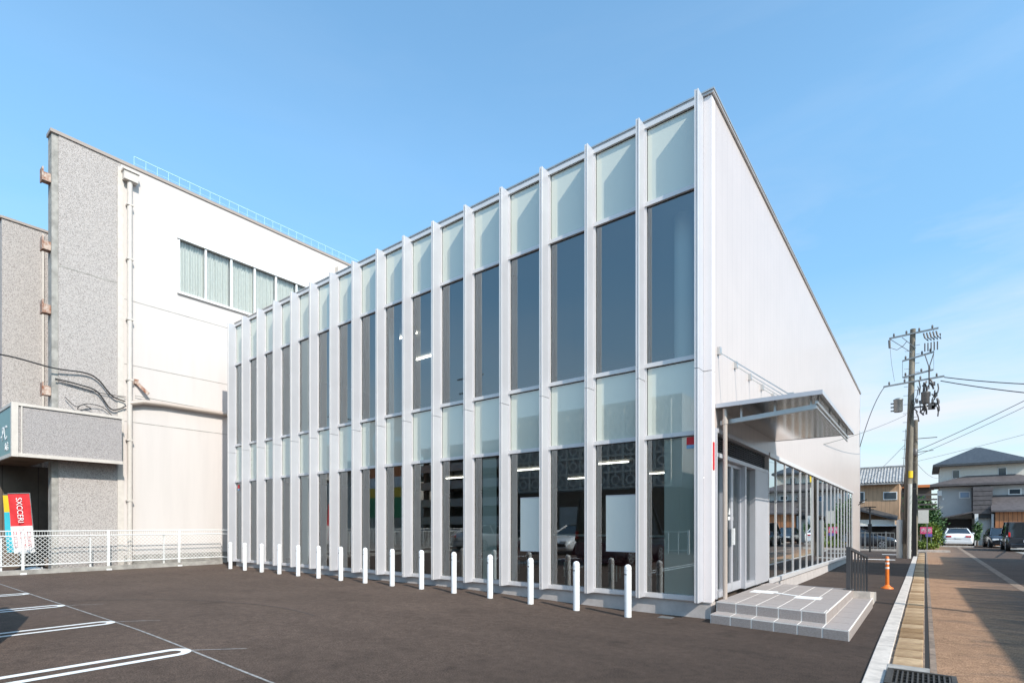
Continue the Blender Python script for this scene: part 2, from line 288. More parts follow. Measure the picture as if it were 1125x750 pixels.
# ------------------------------------------------------------------ ground
def ss(v): v = min(1, max(0, v)); return v*v*(3-2*v)
def gz(x, y): return -ss((x+9)/5.5)*(0.1+0.01*min(12, max(0, y-8)))
def sheet(xs, ys, dz):
    mb = MB(); n = len(ys); mb.add([(x, y, gz(x, y)+dz) for x in xs for y in ys], [(i*n+j, (i+1)*n+j, (i+1)*n+j+1, i*n+j+1) for i in range(len(xs)-1) for j in range(n-1)]); return mb
XB = [-9+.25*i for i in range(23)]; YB = [8, 11, 14, 17, 20]
def strip(x0, x1, y0, y1, dz):
    return sheet(sorted({x0, x1, *[v for v in XB if x0 < v < x1]}), sorted({y0, y1, *[v for v in YB if y0 < v < y1]}), dz)
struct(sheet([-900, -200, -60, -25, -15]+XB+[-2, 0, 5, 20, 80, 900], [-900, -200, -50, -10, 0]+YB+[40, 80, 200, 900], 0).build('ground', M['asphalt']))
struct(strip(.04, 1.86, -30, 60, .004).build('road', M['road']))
struct(strip(2.06, 4.4, -30, 60, .004).build('road_east_lane', M['road2']))
struct(strip(1.86, 2.06, -30, 60, .008).build('gutter', M['conc_b']))
struct(strip(.045, .10, -30, 44, .008).build('gutter_edge', M['conc_b']))
struct(strip(4.4, 40, -30, 60, .006).build('verge', M['conc']))
kb = MB(); y = -10
while y < 39:
    z0, z1 = gz(0, y), gz(0, y+1.99); kb.add([(x, yy, z) for yy, zz in ((y, z0), (y+1.985, z1)) for x, z in ((-.475, zz-.05), (-.305, zz-.05), (-.305, zz+.016), (-.312, zz+.024), (-.468, zz+.024), (-.475, zz+.016))],
        [(0,1,2,3,4,5), (11,10,9,8,7,6)]+[(i, (i+1) % 6, 6+(i+1) % 6, 6+i) for i in range(6)]); y += 2
struct(kb.build('kerb', M['kerb']))
struct(strip(-.305, -.0, -30, 39, .004).build('gutter_bed', M['conc_b'])); struct(strip(-.0, .045, -30, 39, .003).build('gutter_slot', M['gap']))
# gutter cover slabs, one object each
sm = MB().box(-.13, .13, 0, .42, .0, .045).build('drain_cover_slab', M['slab'], bevel=.008)
lab = 'worn tan concrete slab covering the gutter between the white kerb and the road'
ys = [6.98+.445*i for i in range(72)]
for i, y in enumerate(ys):
    o = sm if i == 0 else sm.copy()
    if i: COL.objects.link(o)
    o.location = (-.145+random.uniform(-.004, .004), y, gz(0, y)-.012+random.uniform(-.004, .004)); o.rotation_euler = (math.atan2(gz(0, y+.43)-gz(0, y), .43), 0, R(random.uniform(-.6, .6)))
    tag(o, lab, 'slab', 'concrete slabs covering the roadside gutter')
gr = MB(); gr.box(-.30, .24, 6.62, 6.66, -.09, -.045); gr.box(-.30, .24, 6.02, 6.06, -.09, -.045); gr.box(-.30, -.26, 6.06, 6.62, -.09, -.045); gr.box(.20, .24, 6.06, 6.62, -.09, -.045)
for i in range(12): gr.box(-.26+.04*i, -.245+.04*i, 6.06, 6.62, -.085, -.05)
for i in range(4): gr.box(-.26, .20, 6.15+.12*i, 6.16+.12*i, -.088, -.056)
tag(gr.build('drain_grate', M['iron']), 'rusty iron drain grate set in the roadside gutter at the bottom edge of the photo', 'drain grate')
struct(strip(-.31, .25, 5.2, 6.68, .005).build('gutter_pit', M['gap']))
c = MB().box(-.31, .04, 6.68, 6.97, gz(0, 7)-.02, gz(0, 7)+.03).build('gutter_sill', M['conc']); struct(c)
# parking bay loops
def loop_poly(cx, y1, y0, w, t):
    """outer and inner outline of a long U with a rounded tip at y1"""
    ro, ri = w/2+t/2, w/2-t/2; out = [(cx-ro, y0)]; inn = [(cx-ri, y0)]; n = 16
    for i in range(n+1):
        a = math.pi - math.pi*i/n; out.append((cx+ro*math.cos(a), y1-ro+ro*math.sin(a)*1.0)); inn.append((cx+ri*math.cos(a), y1-ro+ri*math.sin(a)))
    out.append((cx+ro, y0)); inn.append((cx+ri, y0)); return out, inn
for cx in (-6.72, -9.32, -11.93, -14.56):
    o_, i_ = loop_poly(cx, 2.60, -2.6, .27, .10); mb = MB(); n = len(o_)
    def yy(a): return [(x, v) for x, v in a]
    P = [(x, v, gz(x, v)+.006) for x, v in o_]+[(x, v, gz(x, v)+.006) for x, v in i_]
    mb.add(P, [(i, i+1, n+i+1, n+i) for i in range(n-1)]); struct(mb.build('parking_line', M['paint'], fix=False))
struct(strip(-19.5, -4.3, 2.58, 2.608, .005).build('chalk_line', M['chalk']))
ck = MB()
for x, a in ((-6.6, .5), (-9.2, .45), (-11.8, .4)):
    ck.add([(x-.1, 2.62, gz(x, 3)+.0055), (x-.08, 2.60, gz(x, 3)+.0055), (x+a*.6, 3.05, gz(x+.3, 3)+.0055), (x+a*.6-.015, 3.06, gz(x+.3, 3)+.0055)], [(0,1,2,3)])
struct(ck.build('chalk_line', M['chalk']))
am = MB(); pts = []
for k in range(61):
    a = R(200-2.0*k); x = -8.4+4.6*math.cos(a)*1.0; y = 1.2+3.6*math.sin(a); pts.append((x, y))
n_ = len(pts); am.add([(x*1.0, y, gz(x, y)+.0035) for x, y in pts]+[(-8.4+(x+8.4)*.992, 1.2+(y-1.2)*.992, gz(x, y)+.0035) for x, y in pts], [(k, k+1, n_+k+1, n_+k) for k in range(n_-1)]); struct(am.build('asphalt_seam', M['seam'], fix=False))
for p in ((-3.35, 8.45),):
    tag(MB().box(p[0]-.11, p[0]+.11, p[1]-.09, p[1]+.09, gz(*p)-.02, gz(*p)+.008).build('drain_cover', M['polemetal']), 'small square metal cover in the asphalt at the foot of the glass facade', 'cover')

# ------------------------------------------------------------------ the glass-fronted building
YG, YF = 8.757, 8.487; NB = 16
FX = [-2.84-i for i in range(NB+1)]                  # east face of each fin
B = thing('office_building', 'new two-storey white building with a tall glass facade, vertical fins and a flat roof', 'building', (-2.71, 8.757, -.1))
FT = .062
for x in FX:                                         # seventeen fins
    mb = MB(); 
    for z0, z1 in ((.17, 3.895), (3.905, 8.325)):
        mb.box(x-FT, x, YF+.022, YG-.0, z0, z1)
        mb.box(x-FT+.022, x-.022, YF+.016, YF+.022, z0, z1)
    fin_ = mb.build('fin', M['alu'], B); ns = MB()
    for z0, z1 in ((.17, 3.895), (3.905, 8.325)): ns.box(x-FT, x-FT+.022, YF, YF+.0215, z0, z1); ns.box(x-.022, x, YF, YF+.0215, z0, z1)
    subpart(ns, 'nosing', M['alu_w'], fin_)  # front lips paler than the fin: their sunlit look is put into the colour
CLR = [(.25, 2.88), (4.12, 6.91)]
for i in range(NB):
    x1 = FX[i]-FT-.0; x0 = FX[i+1]+.0
    fr = MB()
    for z0, z1 in ((.17, .25), (2.88, 2.95), (4.12, 4.19), (6.91, 6.98), (8.26, 8.335)): fr.box(x0, x1, YG-.05, YG+.09, z0, z1)
    for z0, z1 in ((.25, 2.88), (2.95, 4.12), (4.19, 6.91), (6.98, 8.26)): fr.box(x0, x0+.03, YG-.03, YG+.09, z0, z1); fr.box(x1-.03, x1, YG-.03, YG+.09, z0, z1)
    f = fr.build('window', M['alu_w'], B)
    sl = MB()
    for z0, z1 in ((.25, 2.88), (2.95, 4.12), (4.19, 6.91), (6.98, 8.26)):
        sl.box(x0+.03, x1-.03, YG-.004, YG+.018, z1-.014, z1); sl.box(x0+.03, x0+.04, YG-.004, YG+.018, z0, z1); sl.box(x1-.04, x1-.03, YG-.004, YG+.018, z0, z1)
    subpart(sl, 'seal', M['seal'], f)
    for z0, z1, k in ((.25, 2.88, 'glass_g'), (2.95, 4.12, 'frost'), (4.19, 6.91, 'glass'), (6.98, 8.26, 'frost')):
        P = MB().add([(x0+.03, YG, z0), (x1-.03, YG, z0), (x1-.03, YG, z1), (x0+.03, YG, z1)], [(0,1,2,3)])
        subpart(P, 'pane', M[k], f, fix=False)
XW = FX[-1]-FT
w_ = MB().box(-2.838, -2.71, YG-.0, YG+.15, .17, 3.895); w_.box(-2.838, -2.71, YG, YG+.15, 3.905, 8.33); w_.build('corner_panel', M['panel_s'], B)
# east wall
XE = -2.71
ew = MB(); ew.box(XE-.15, XE-.0005, YG+.151, 33.66, 2.99, 8.34); ew.box(XE-.15, XE-.0005, 29.75, 33.66, -.3, 2.99); ew.build('wall', M['panel'], B)
pl = MB(); pl.prism([(12.64, -.35), (29.748, -.35), (29.748, -.04), (12.64, .13)], 'x', XE-.15, XE+.01); pl.box(XE-.15, XE+.01, 12.3, 12.64, -.35, .13); pl.build('plinth', M['fdn'], B)
oth = MB(); oth.box(XW, XW+.15, YG+.1, 33.5, -.1, 8.34); oth.box(XW, XE-.15, 33.5, 33.66, -.3, 8.34); oth.build('wall', M['panel_s'], B)
fd = MB(); fd.box(XW+.05, XE-.02, YG+.005, YG+.25, -.3, .150)
for x in FX[1:]: pass
fd.build('foundation', M['fdn'], B)
led = MB().box(XW, XE, YG-.012, YG+.06, .151, .1685); led.build('ledge', M['alu_w'], B)
rf = MB(); rf.box(XW-.02, XE+.035, YG-.03, 33.70, 8.345, 8.405); rf.build('roof', M['fascia'], B)
rt = MB(); rt.box(XW-.04, XE+.045, YG-.045, YG-.031, 8.385, 8.412); rt.box(XE+.036, XE+.048, YG-.03, 33.72, 8.385, 8.412); rt.build('roof_edge', M['zinc'], B)
# rooms behind the glass
inn = MB(); inn.box(XW+.16, XE-.16, YG+.26, 33.4, .05, .2); inn.build('floor', M['infloor'], B)
s2 = MB(); s2.box(XW+.16, XE-.16, YG+.22, 33.4, 3.0, 4.05); s2.build('floor_slab', M['inwall'], B)
c2 = MB(); c2.box(XW+.16, XE-.16, YG+.22, 33.4, 7.0, 7.1); c2.build('ceiling', M['ceil'], B)
bw = MB(); bw.box(XW+.16, XE-.5, 19.0, 19.1, .2, 3.0); bw.box(XW+.16, XE-.16, 17.0, 17.1, 4.05, 7.0); bw.build('partition', M['inwall'], B)
for x, z0, z1 in ((-3.45, 4.05, 7.0), (-7.45, 4.05, 7.0), (-11.5, 4.05, 7.0), (-15.5, 4.05, 7.0), (-7.45, .2, 3.0), (-15.5, .2, 3.0)):
    MB().cyl((x, 9.55, z0), (x, 9.55, z1), .17, n=24).build('column', M['column'], B)
def blind(x0, x1, z0, z1, y=8.82):
    mb = MB(); n = int((x1-x0)/.085)
    for k in range(n):
        x = x0+(x1-x0)*k/n; mb.add([(x, y-.02, z0), (x+.075, y+.025, z0), (x+.075, y+.025, z1), (x, y-.02, z1)], [(0,1,2,3)])
    mb.box(x0, x1, y-.03, y+.03, z1, z1+.04); return mb
for x0, x1, z0, z1, l in ((-3.52, -3.0, .22, 2.85, 'blind'), (-7.62, -7.25, .22, 2.85, 'b'), (-14.86, -13.92, .22, 2.85, 'b'), (-14.86, -13.92, 4.1, 6.95, 'b'), (-10.3, -9.95, .22, 2.85, 'b')):
    blind(x0, x1, z0, z1).build('blind', M['blind'], B)
for x, y, z in [(-6.2, 12, 2.97), (-8.7, 12, 2.97), (-6.2, 15.2, 2.97), (-8.9, 15.2, 2.97), (-5.5, 17.5, 2.97), (-12.1, 10.5, 6.97), (-13.0, 12.2, 6.97), (-12, 12.6, 2.97)]:
    t = MB().box(x-.5, x+.5, y-.02, y+.02, z-.03, z); lo = t.build('ceiling_lamp', M['lamp'], B)
# glazing along the street side
YM = [12.64]+[13.38+1.015*i for i in range(17)]
fr = MB(); fr.box(XE-.09, XE+.05, 12.62, 29.75, 2.90, 2.989); fr.prism([(12.62, .131), (29.75, -.038), (29.75, .06), (12.62, .23)], 'x', XE-.09, XE+.045)
for y in YM: fr.box(XE-.09, XE+.022, y-.02, y+.02, .05, 2.90)
sw = fr.build('street_window', M['alu_w'], B)
for a, b in zip(YM[:-1], YM[1:]):
    subpart(MB().add([(XE, a+.028, 0.05), (XE, b-.028, .05), (XE, b-.028, 2.9), (XE, a+.028, 2.9)], [(0,1,2,3)]), 'pane', M['glass_e'], sw, fix=False)
ir = MB()
for y in YM[1::2]: ir.box(XE-.75, XE-.65, y-.04, y+.04, .2, 2.9)
ir.build('inner_post', M['column'], B)
# entrance
XD = XE-.10
ef = MB(); ef.box(XD-.05, XE+.03, YG+.151, YG+.20, .2, 2.989); ef.box(XD-.05, XE+.01, 9.49, 9.55, .2, 2.53); ef.box(XD-.05, XE+.01, 10.74, 10.82, .2, 2.53); ef.box(XD-.05, XE+.01, 11.50, 11.56, .2, 2.53)
ef.box(XD-.05, XE+.02, YG+.20, 12.6, 2.53, 2.60); ef.box(XD-.05, XE+.035, YG+.20, 12.6, 2.92, 2.989); ef.box(XD-.06, XE+.0, YG+.2, 9.49, .2, .30); ef.box(XD-.06, XE+.0, 10.82, 11.5, .2, .30)
ent = ef.build('door_frame', M['alu'], B)
MB().box(XD-.05, XE+.012, 11.56, 12.615, .2, 2.53).build('silver_panel', M['alu'], B)
lv = MB().box(XD-.04, XD, YG+.2, 12.6, 2.60, 2.92)
for k in range(8): lv.box(XD, XD+.045, YG+.2, 12.6, 2.615+.038*k, 2.628+.038*k)
lv.build('louver', M['louver'], B)
for a, b in ((YG+.2, 9.49), (10.82, 11.5)): subpart(MB().add([(XD, a, .3), (XD, b, .3), (XD, b, 2.53), (XD, a, 2.53)], [(0,1,2,3)]), 'pane', M['glass_d'], ent, fix=False)
for a, b, hy in ((9.55, 10.14, 10.08), (10.15, 10.74, 10.21)):
    d = MB(); d.box(XD-.02, XD+.03, a, a+.055, .205, 2.52); d.box(XD-.02, XD+.03, b-.055, b, .205, 2.52); d.box(XD-.02, XD+.03, a+.055, b-.055, 2.46, 2.52); d.box(XD-.02, XD+.03, a+.055, b-.055, .205, .36)
    dd = d.build('door', M['alu'], B)
    subpart(MB().add([(XD, a+.055, .36), (XD, b-.055, .36), (XD, b-.055, 2.46), (XD, a+.055, 2.46)], [(0,1,2,3)]), 'pane', M['glass_d'], dd, fix=False)
    subpart(MB().bar((XD+.05, hy, 1.05), (XD+.05, hy, 1.35), .025), 'handle', M['mark'], dd)
    subpart(MB().box(XD+.002, XD+.006, hy-.05 if hy > 10.15 else hy-.10, hy+.10 if hy > 10.15 else hy+.05, 1.50, 1.56).prism([(hy-.06, 1.60), (hy+.06, 1.60), (hy, 1.72)], 'x', XD+.002, XD+.006), 'sticker', M['mark'], dd)
text('新発田営業所受付', .135, M['mark'], 'lettering', B, Matrix.Translation((XD+.006, 11.16, 1.28)) @ Matrix.Rotation(R(90), 4, 'Z') @ Matrix.Rotation(R(90), 4, 'X'), vert=True)
# red alarm stickers on the glass
for x, z in ((-3.06, 2.76), (-18.66, 2.70)):
    st = MB().box(x-.06, x+.07, YG-.006, YG-.002, z-.03, z+.10).build('alarm_sticker', M['redsign'], B)
    subpart(MB().box(x-.06, x+.07, YG-.007, YG-.002, z-.09, z-.03), 'logo_field', M['bluep'], st)
subpart(MB().box(XE+.006, XE+.012, 8.80, 8.86, 2.3, 2.75), 'warning_strip', M['redsign'], B)
bpy.data.objects['warning_strip'].location = -Vector(OFF[B.name])
# canopy
CY0, CY1, CX1 = 8.93, 13.35, -1.18
ca = MB(); ca.box(XE+.001, CX1-.03, CY0+.03, CY1-.03, 3.34, 3.375); cn = ca.build('canopy', M['zinc'], B)
sf = MB().box(XE+.001, CX1-.035, CY0+.035, CY1-.035, 3.325, 3.339); subpart(sf, 'soffit', M['soffit'], cn)
rim = MB(); rim.box(XE+.001, CX1, CY0, CY0+.03, 3.32, 3.385); rim.box(CX1-.03, CX1, CY0+.03, CY1-.03, 3.32, 3.385); rim.box(XE+.001, CX1, CY1-.03, CY1, 3.32, 3.385); subpart(rim, 'rim', M['alu'], cn)
bm_ = MB(); bm_.bar((XE+.02, CY0+.22, 3.10), (CX1-.10, CY0+.22, 3.19), .06, .07)
bm_.bar((CX1-.10, CY0+.15, 3.24), (CX1-.10, CY1-.2, 3.24), .035, .045); bm_.bar((CX1-.10, CY0+.25, 3.16), (CX1-.10, CY1-.25, 3.16), .02)
for k in range(4): bm_.bar((CX1-.10, CY0+.3+k*1.25, 3.16), (CX1-.10, CY0+.3+k*1.25, 3.325), .02)
for k in range(3): bm_.bar((XE+.35+.5*k, CY0+.22, 3.14), (XE+.35+.5*k, CY0+.22, 3.32), .03)
subpart(bm_, 'beam', M['zinc'], cn)
for k in range(5):
    y = 9.07+.98*k; r_ = MB(); r_.bar((XE, y, 4.28), (-1.62, y, 3.39), .016); r_.box(XE-.002, XE+.05, y-.04, y+.04, 4.22, 4.34); r_.box(-1.66, -1.58, y-.02, y+.02, 3.37, 3.43)
    subpart(r_, 'tie_rod', M['zinc'], cn)
pp = MB().cyl((-2.58, 9.02, .2), (-2.58, 9.02, 3.30), .036, n=14).cyl((-2.58, 9.02, 3.05), (-2.58, 9.02, 3.13), .045, n=14); subpart(pp, 'downpipe', M['postbeige'], cn)
cl = MB(); cl.bar((XE, 33.1, 2.6), (XE+.35, 33.1, 2.75), .05, .05); cl.bar((XE, 32.6, 2.45), (XE+.25, 32.6, 2.7), .04); cl.build('wall_lamp', M['black'], B)

# entrance steps
S = thing('entrance_steps', 'two-tier grey tiled entrance platform below the canopy', 'steps', (-2.0, 10, gz(-1, 10)))
zb = -.25
st = MB(); st.box(-2.62, -1.0765, 8.4425, 11.895, -.2, .1965); st.box(-2.62, -.7765, 8.1425, 12.1, zb, .0365); st.build('base', M['grout'], S); assert bpy.data.objects['base'].parent == S
tt = MB(); g_ = .008
def tiles_top(x0, x1, y0, y1, z, nx, ny):
    for i in range(nx):
        for j in range(ny):
            a = x0+(x1-x0)*i/nx; b = x0+(x1-x0)*(i+1)/nx; c = y0+(y1-y0)*j/ny; d = y0+(y1-y0)*(j+1)/ny; tt.box(a+g_, b-g_, c+g_, d-g_, z-.012, z)
tiles_top(-2.62, -1.10, 8.44, 8.74, .2, 5, 1); tiles_top(-2.62, -1.40, 8.74, 11.9, .2, 4, 5); tiles_top(-1.40, -1.08, 8.74, 11.9, .2, 1, 5); tt.box(-1.10+g_, -1.08, 8.44+g_, 8.736, .188, .2)
tiles_top(-2.62, -1.08, 8.14, 8.44, .04, 5, 1); tiles_top(-1.08, -.78, 8.14, 12.1, .04, 1, 7)
for i in range(5):
    w5 = 1.54/5; a = -2.62+w5*i; tt.box(a+g_, a+w5-g_, 8.44, 8.452, .045, .183)
for i in range(6):
    w5 = 1.84/6; a = -2.62+w5*i; tt.box(a+g_, a+w5-g_, 8.14, 8.152, -.2, .023)
for i in range(6):
    w5 = 3.44/6; a = 8.455+w5*i; tt.box(-1.085, -1.074, a+g_, a+w5-g_, .045, .183)
for i in range(7):
    w5 = 3.94/7; a = 8.155+w5*i; tt.box(-.785, -.774, a+g_, a+w5-g_, -.2, .023)
tl_ = tt.build('tile', M['tile'], S)
for o_ in (tl_, bpy.data.objects['base']):            # the steps stand slightly askew to the facade
    for v_ in o_.data.vertices: v_.co.y += max(-.05, -.78-v_.co.x)*.135
mk = MB().prism([(-2.50, 10.22), (-2.12, 10.22), (-2.12, 10.34), (-1.72, 10.10), (-1.72, 9.84), (-1.34, 9.84), (-1.34, 10.16), (-1.66, 10.16), (-2.10, 10.44), (-2.10, 10.60), (-2.50, 10.60)], 'z', .2005, .207)  # thin white dumbbell outline just above the tiles
tag(origin(mk.build('floor_patch', M['mark']), (-1.9, 10.2, .2)), 'white dumbbell-shaped patch on the grey entrance tiles', 'floor plate')
rw = MB().prism([(11.9, -.25), (13.4, -.25), (13.4, .02), (11.9, .17)], 'x', -1.08, -.80)
tag(origin(rw.build('ramp_kerb', M['kerb']), (-.94, 12.6, -.14)), 'white sloping concrete kerb beside the handrail behind the entrance platform', 'kerb')
H = thing('handrail', 'dark grey sloping handrail at the back of the entrance platform', 'handrail', (-1.1, 12, .2))
h = MB(); P0 = Vector((-1.13, 11.75, .98)); P1 = Vector((-.94, 13.1, .76)); h.bar(P0, P1, .045, .05); h.bar(P1, P1+Vector((.0, .25, -.02)), .045, .05); h.build('rail', M['darkrail'], H)
MB().box(-1.165, -1.095, 11.72, 11.79, .2, 1.0).box(-1.21, -1.05, 11.68, 11.83, .2, .215).build('post', M['darkrail'], H)
for k in range(1, 7):
    p = P0.lerp(P1, k/6); MB().bar((p.x, p.y, .12-.02*k), p, .03).build('baluster', M['darkrail'], H)

# bollards
names = ['leftmost', 'second from the left', 'third from the left', 'fourth from the left', 'fifth from the left', 'sixth from the left', 'seventh from the left', 'middle one', 'seventh from the right', 'sixth from the right', 'fifth from the right', 'fourth from the right', 'third from the right', 'second from the right', 'rightmost']
bo = thing('bollard', '', 'bollard', (0, 0, 0), 'white bollards in a row along the glass facade', local=True)
MB().lathe([(.058, -.1), (.058, .80), (.055, .822), (.046, .842), (.030, .856), (.012, .862)], n=24).build('post', M['bollard'], bo)
MB().lathe([(.0595, .766), (.0595, .770)], n=24).build('groove', M['conc'], bo)
dm = MB()
for a in (-128, -96):
    c = Vector((.0575*math.cos(R(a)), .0575*math.sin(R(a)), .70 if a == -96 else .70)); dm.cyl(c, c*1.0+Vector((.006*math.cos(R(a)), .006*math.sin(R(a)), 0)), .011, n=10)
dm.build('bolt', M['black'], bo)
for i in range(15):
    o = bo if i == 0 else copy_tree(bo); x = -17.95+i*1.0+.35; x = -18.03+i*.9995+.12
    x = [-17.83, -16.86, -15.81, -14.80, -13.80, -12.80, -11.80, -10.80, -9.79, -8.80, -7.81, -6.82, -5.83, -4.84, -3.86][i]
    o.location = (x, 8.10, gz(x, 8.1)); o['label'] = 'white round bollard in front of the glass facade, %s of the row' % names[i]

# objects seen through the ground floor glass
def inside_board(x0, x1, z0, z1, y, label):
    t = thing('window_poster', label, 'poster', ((x0+x1)/2, y, z0), 'large pale posters behind the ground floor glass')
    MB().box(x0, x1, y, y+.006, z0, z1).build('panel', M['board'], t)
    MB().box(x0, x1, y-.004, y+.010, z1, z1+.02).box(x0, x1, y-.004, y+.010, z0-.02, z0).build('clamp_bar', M['alu_w'], t)
inside_board(-4.60, -3.91, .95, 1.93, YG-.012, 'pale square poster fixed to the ground floor glass, second bay from the right corner')
inside_board(-6.55, -5.91, .90, 1.95, YG-.012, 'pale square poster fixed to the ground floor glass, fourth bay from the right corner')
t = thing('reception_counter', 'long dark red wooden counter inside the ground floor', 'counter', (-6, 13, .2))
MB().box(-9.2, -4.1, 12.4, 13.0, .2, 1.12).build('front', M['brownwood'], t); MB().box(-9.25, -4.05, 12.35, 13.05, 1.12, 1.16).build('top', M['column'], t)
for x, y, l in ((-4.6, 10.6, 'nearest the corner'), (-6.1, 10.9, 'behind the second pale board'), (-8.6, 10.8, 'furthest from the corner')):
    t = thing('waiting_bench', 'dark red upholstered bench inside the ground floor, %s' % l, 'bench', (x, y, .2), 'benches in the ground floor lobby')
    MB().box(x-.7, x+.7, y-.25, y+.25, .55, .67).build('seat', M['darkred'], t, bevel=.02); MB().box(x-.7, x+.7, y+.25, y+.33, .6, 1.0).build('backrest', M['darkred'], t, bevel=.02)
    for a in (-.62, .62):
        for b in (-.2, .2): MB().cyl((x+a, y+b, .2), (x+a, y+b, .55), .018, n=8).build('leg', M['zinc'], t)

# ------------------------------------------------------------------ orange delineator post
px, py = -.75, 16.4; pz = gz(px, py)
t = thing('delineator_post', 'orange flexible post with white reflective bands on the asphalt', 'traffic post', (px, py, pz))
MB().lathe([(.135, 0), (.13, .025), (.07, .06), (.045, .10)], (px, py, pz)).build('base', M['orange'], t)
MB().lathe([(.042, .09), (.040, .78), (.036, .80), (.02, .81)], (px, py, pz)).build('tube', M['orange'], t)
for z in (.50, .615, .71): MB().lathe([(.0445, z), (.0445, z+.045)], (px, py, pz)).build('reflector', M['reflect'], t)

# ------------------------------------------------------------------ old building on the left
O = thing('old_building', 'tall old white building with a grey pebble-dash corner and a long curtained window', 'building', (-21, 4.26, .1))
XO = -21.0
mw = MB(); mw.box(-28, XO, 6.02, 45, -.1, 9.70); mw.box(-28, XO, 6.02, 7.74, 9.70, 11.62); mw.box(-28, XO, 16.6, 45, 9.70, 11.62); mw.box(-28, XO, 6.02, 45, 11.62, 13.36); mw.box(-28, XO-.25, 7.74, 16.6, 9.70, 11.62)
mw.build('wall', M['stucco'], O)
MB().box(-21.42, XO, 4.42, 6.015, -.1, 13.36).build('pebble_wall', M['pebble'], O)
MB().box(-21.42, XO-.02, 4.26, 4.418, -.1, 13.36).build('end_strip', M['conc'], O)
MB().box(-21.45, XO+.04, 4.22, 6.0, 13.361, 13.46).box(-28.1, XO+.04, 6.0, 45.05, 13.361, 13.46).build('coping', M['coping'], O)
MB().box(XO, XO+.03, 5.93, 6.10, .1, 13.2).build('trim', M['trimw'], O)
gj = MB()
for z, y0, y1 in ((6.75, 6.12, 25), (8.9, 6.12, 25), (4.85, 6.12, 25)): gj.box(XO+.0005, XO+.004, y0, y1, z, z+.022)
gj.box(XO+.0005, XO+.006, 4.42, 5.92, 9.35, 9.38)
gj.build('joint', M['conc'], O)
# long window: frame with five and more lights
wf = MB(); wy = [7.76, 8.66, 9.58, 10.48, 11.36, 12.26, 13.16, 14.06, 14.96, 15.86, 16.58]
wf.box(XO-.02, XO+.05, 7.70, 16.62, 11.60, 11.66); wf.box(XO-.02, XO+.08, 7.70, 16.62, 9.64, 9.72); wf.box(XO-.1, XO+.01, 7.74, 7.79, 9.72, 11.6)
for y in wy[1:]: wf.box(XO-.10, XO+.0, y-.035, y+.035, 9.72, 11.6)
wo_ = wf.build('window', M['frame_w'], O)
for a, b in zip(wy[:-1], wy[1:]):
    subpart(MB().add([(XO-.06, a+.03, 9.72), (XO-.06, b-.03, 9.72), (XO-.06, b-.03, 11.6), (XO-.06, a+.03, 11.6)], [(0,1,2,3)]), 'pane', M['glass_o'], wo_, fix=False)
    cu = MB(); n = 48; P = []
    for k in range(n+1):
        y = a+.03+(b-a-.06)*k/n; x = XO-.16+.035*math.sin(k*1.25+a*3)+.015*math.sin(k*.5+a); P += [(x, y, 9.74), (x-.01, y, 11.6)]
    cu.add(P, [(2*k, 2*k+2, 2*k+3, 2*k+1) for k in range(n)], True); subpart(cu, 'curtain', M['curtain'], wo_, fix=False)
# drain pipe, hopper, side pipe
dp = MB(); dp.cyl((XO+.12, 6.24, .1), (XO+.12, 6.24, 12.85), .075, n=14)
for z in (2.2, 4.2, 6.2, 8.2, 10.2, 12.0): dp.box(XO, XO+.2, 6.15, 6.33, z, z+.05)
d_ = dp.build('drainpipe', M['trimw'], O)
subpart(MB().box(XO, XO+.24, 6.05, 6.45, 12.8, 13.1).box(XO, XO+.28, 6.02, 6.48, 13.08, 13.14), 'hopper', M['trimw'], d_)
dp = MB(); dp.cyl((XO+.12, 14.3, 6), (XO+.12, 14.3, 12.75), .06, n=12).box(XO, XO+.22, 14.12, 14.48, 12.7, 13.0); dp.build('drainpipe', M['trimw'], O)
MB().tube([(XO+.12, 6.24, 5.45), (XO+.14, 6.6, 5.56), (XO+.12, 7.2, 5.60), (XO+.12, 14, 5.60)], .085, 10).build('side_pipe', M['postbeige'], O)
lb = MB(); lb.box(XO, XO+.1, 6.38, 6.5, 6.15, 6.3); lb.bar((XO+.06, 6.45, 6.2), (XO+.2, 6.75, 5.85), .06, .1); lb.build('wall_bracket', M['rust'], O)
sk = MB().box(XO+.001, XO+.02, 6.1, 20, .0, .42); sk.build('skirting', M['conc'], O)
# roof railing
rr = MB(); rr.bar((XO-.35, 6.5, 13.98), (XO-.35, 30, 13.98), .022); rr.bar((XO-.35, 6.5, 13.75), (XO-.35, 30, 13.75), .01)
y = 6.5
while y < 30: rr.bar((XO-.35, y, 13.4), (XO-.35, y, 13.98), .012); y += .35
rr.build('roof_railing', M['cyanrail'], O)
# rusty brackets
for z in (12.05, 9.97, 8.05, 5.56):
    b_ = MB(); b_.box(-21.30, -21.06, 4.08, 4.255, z-.20, z-.15); b_.box(-21.30, -21.26, 4.08, 4.255, z-.15, z+.12); b_.box(-21.10, -21.06, 4.08, 4.255, z-.15, z+.05); b_.box(-21.33, -21.03, 4.045, 4.08, z-.22, z+.18)
    b_.build('sign_bracket', M['rust'], O)
# set-back side block
W = thing('side_block', 'lower pebble-dash wing standing left behind the old building corner', 'building', (-25, 5, .1))
MB().box(-34, -24, 3.6, 12, -.1, 11.5).build('wall', M['pebble'], W)
MB().box(-34.05, -23.96, 3.56, 12.05, 11.501, 11.58).build('coping', M['coping'], W)
MB().box(-23.999, -23.97, 3.55, 5.4, -.1, 3.4).build('panel', M['brownpanel'], W)
MB().box(-23.999, -23.92, 4.60, 4.65, 3.4, 11.4).build('edge_pipe', M['trimw'], W)
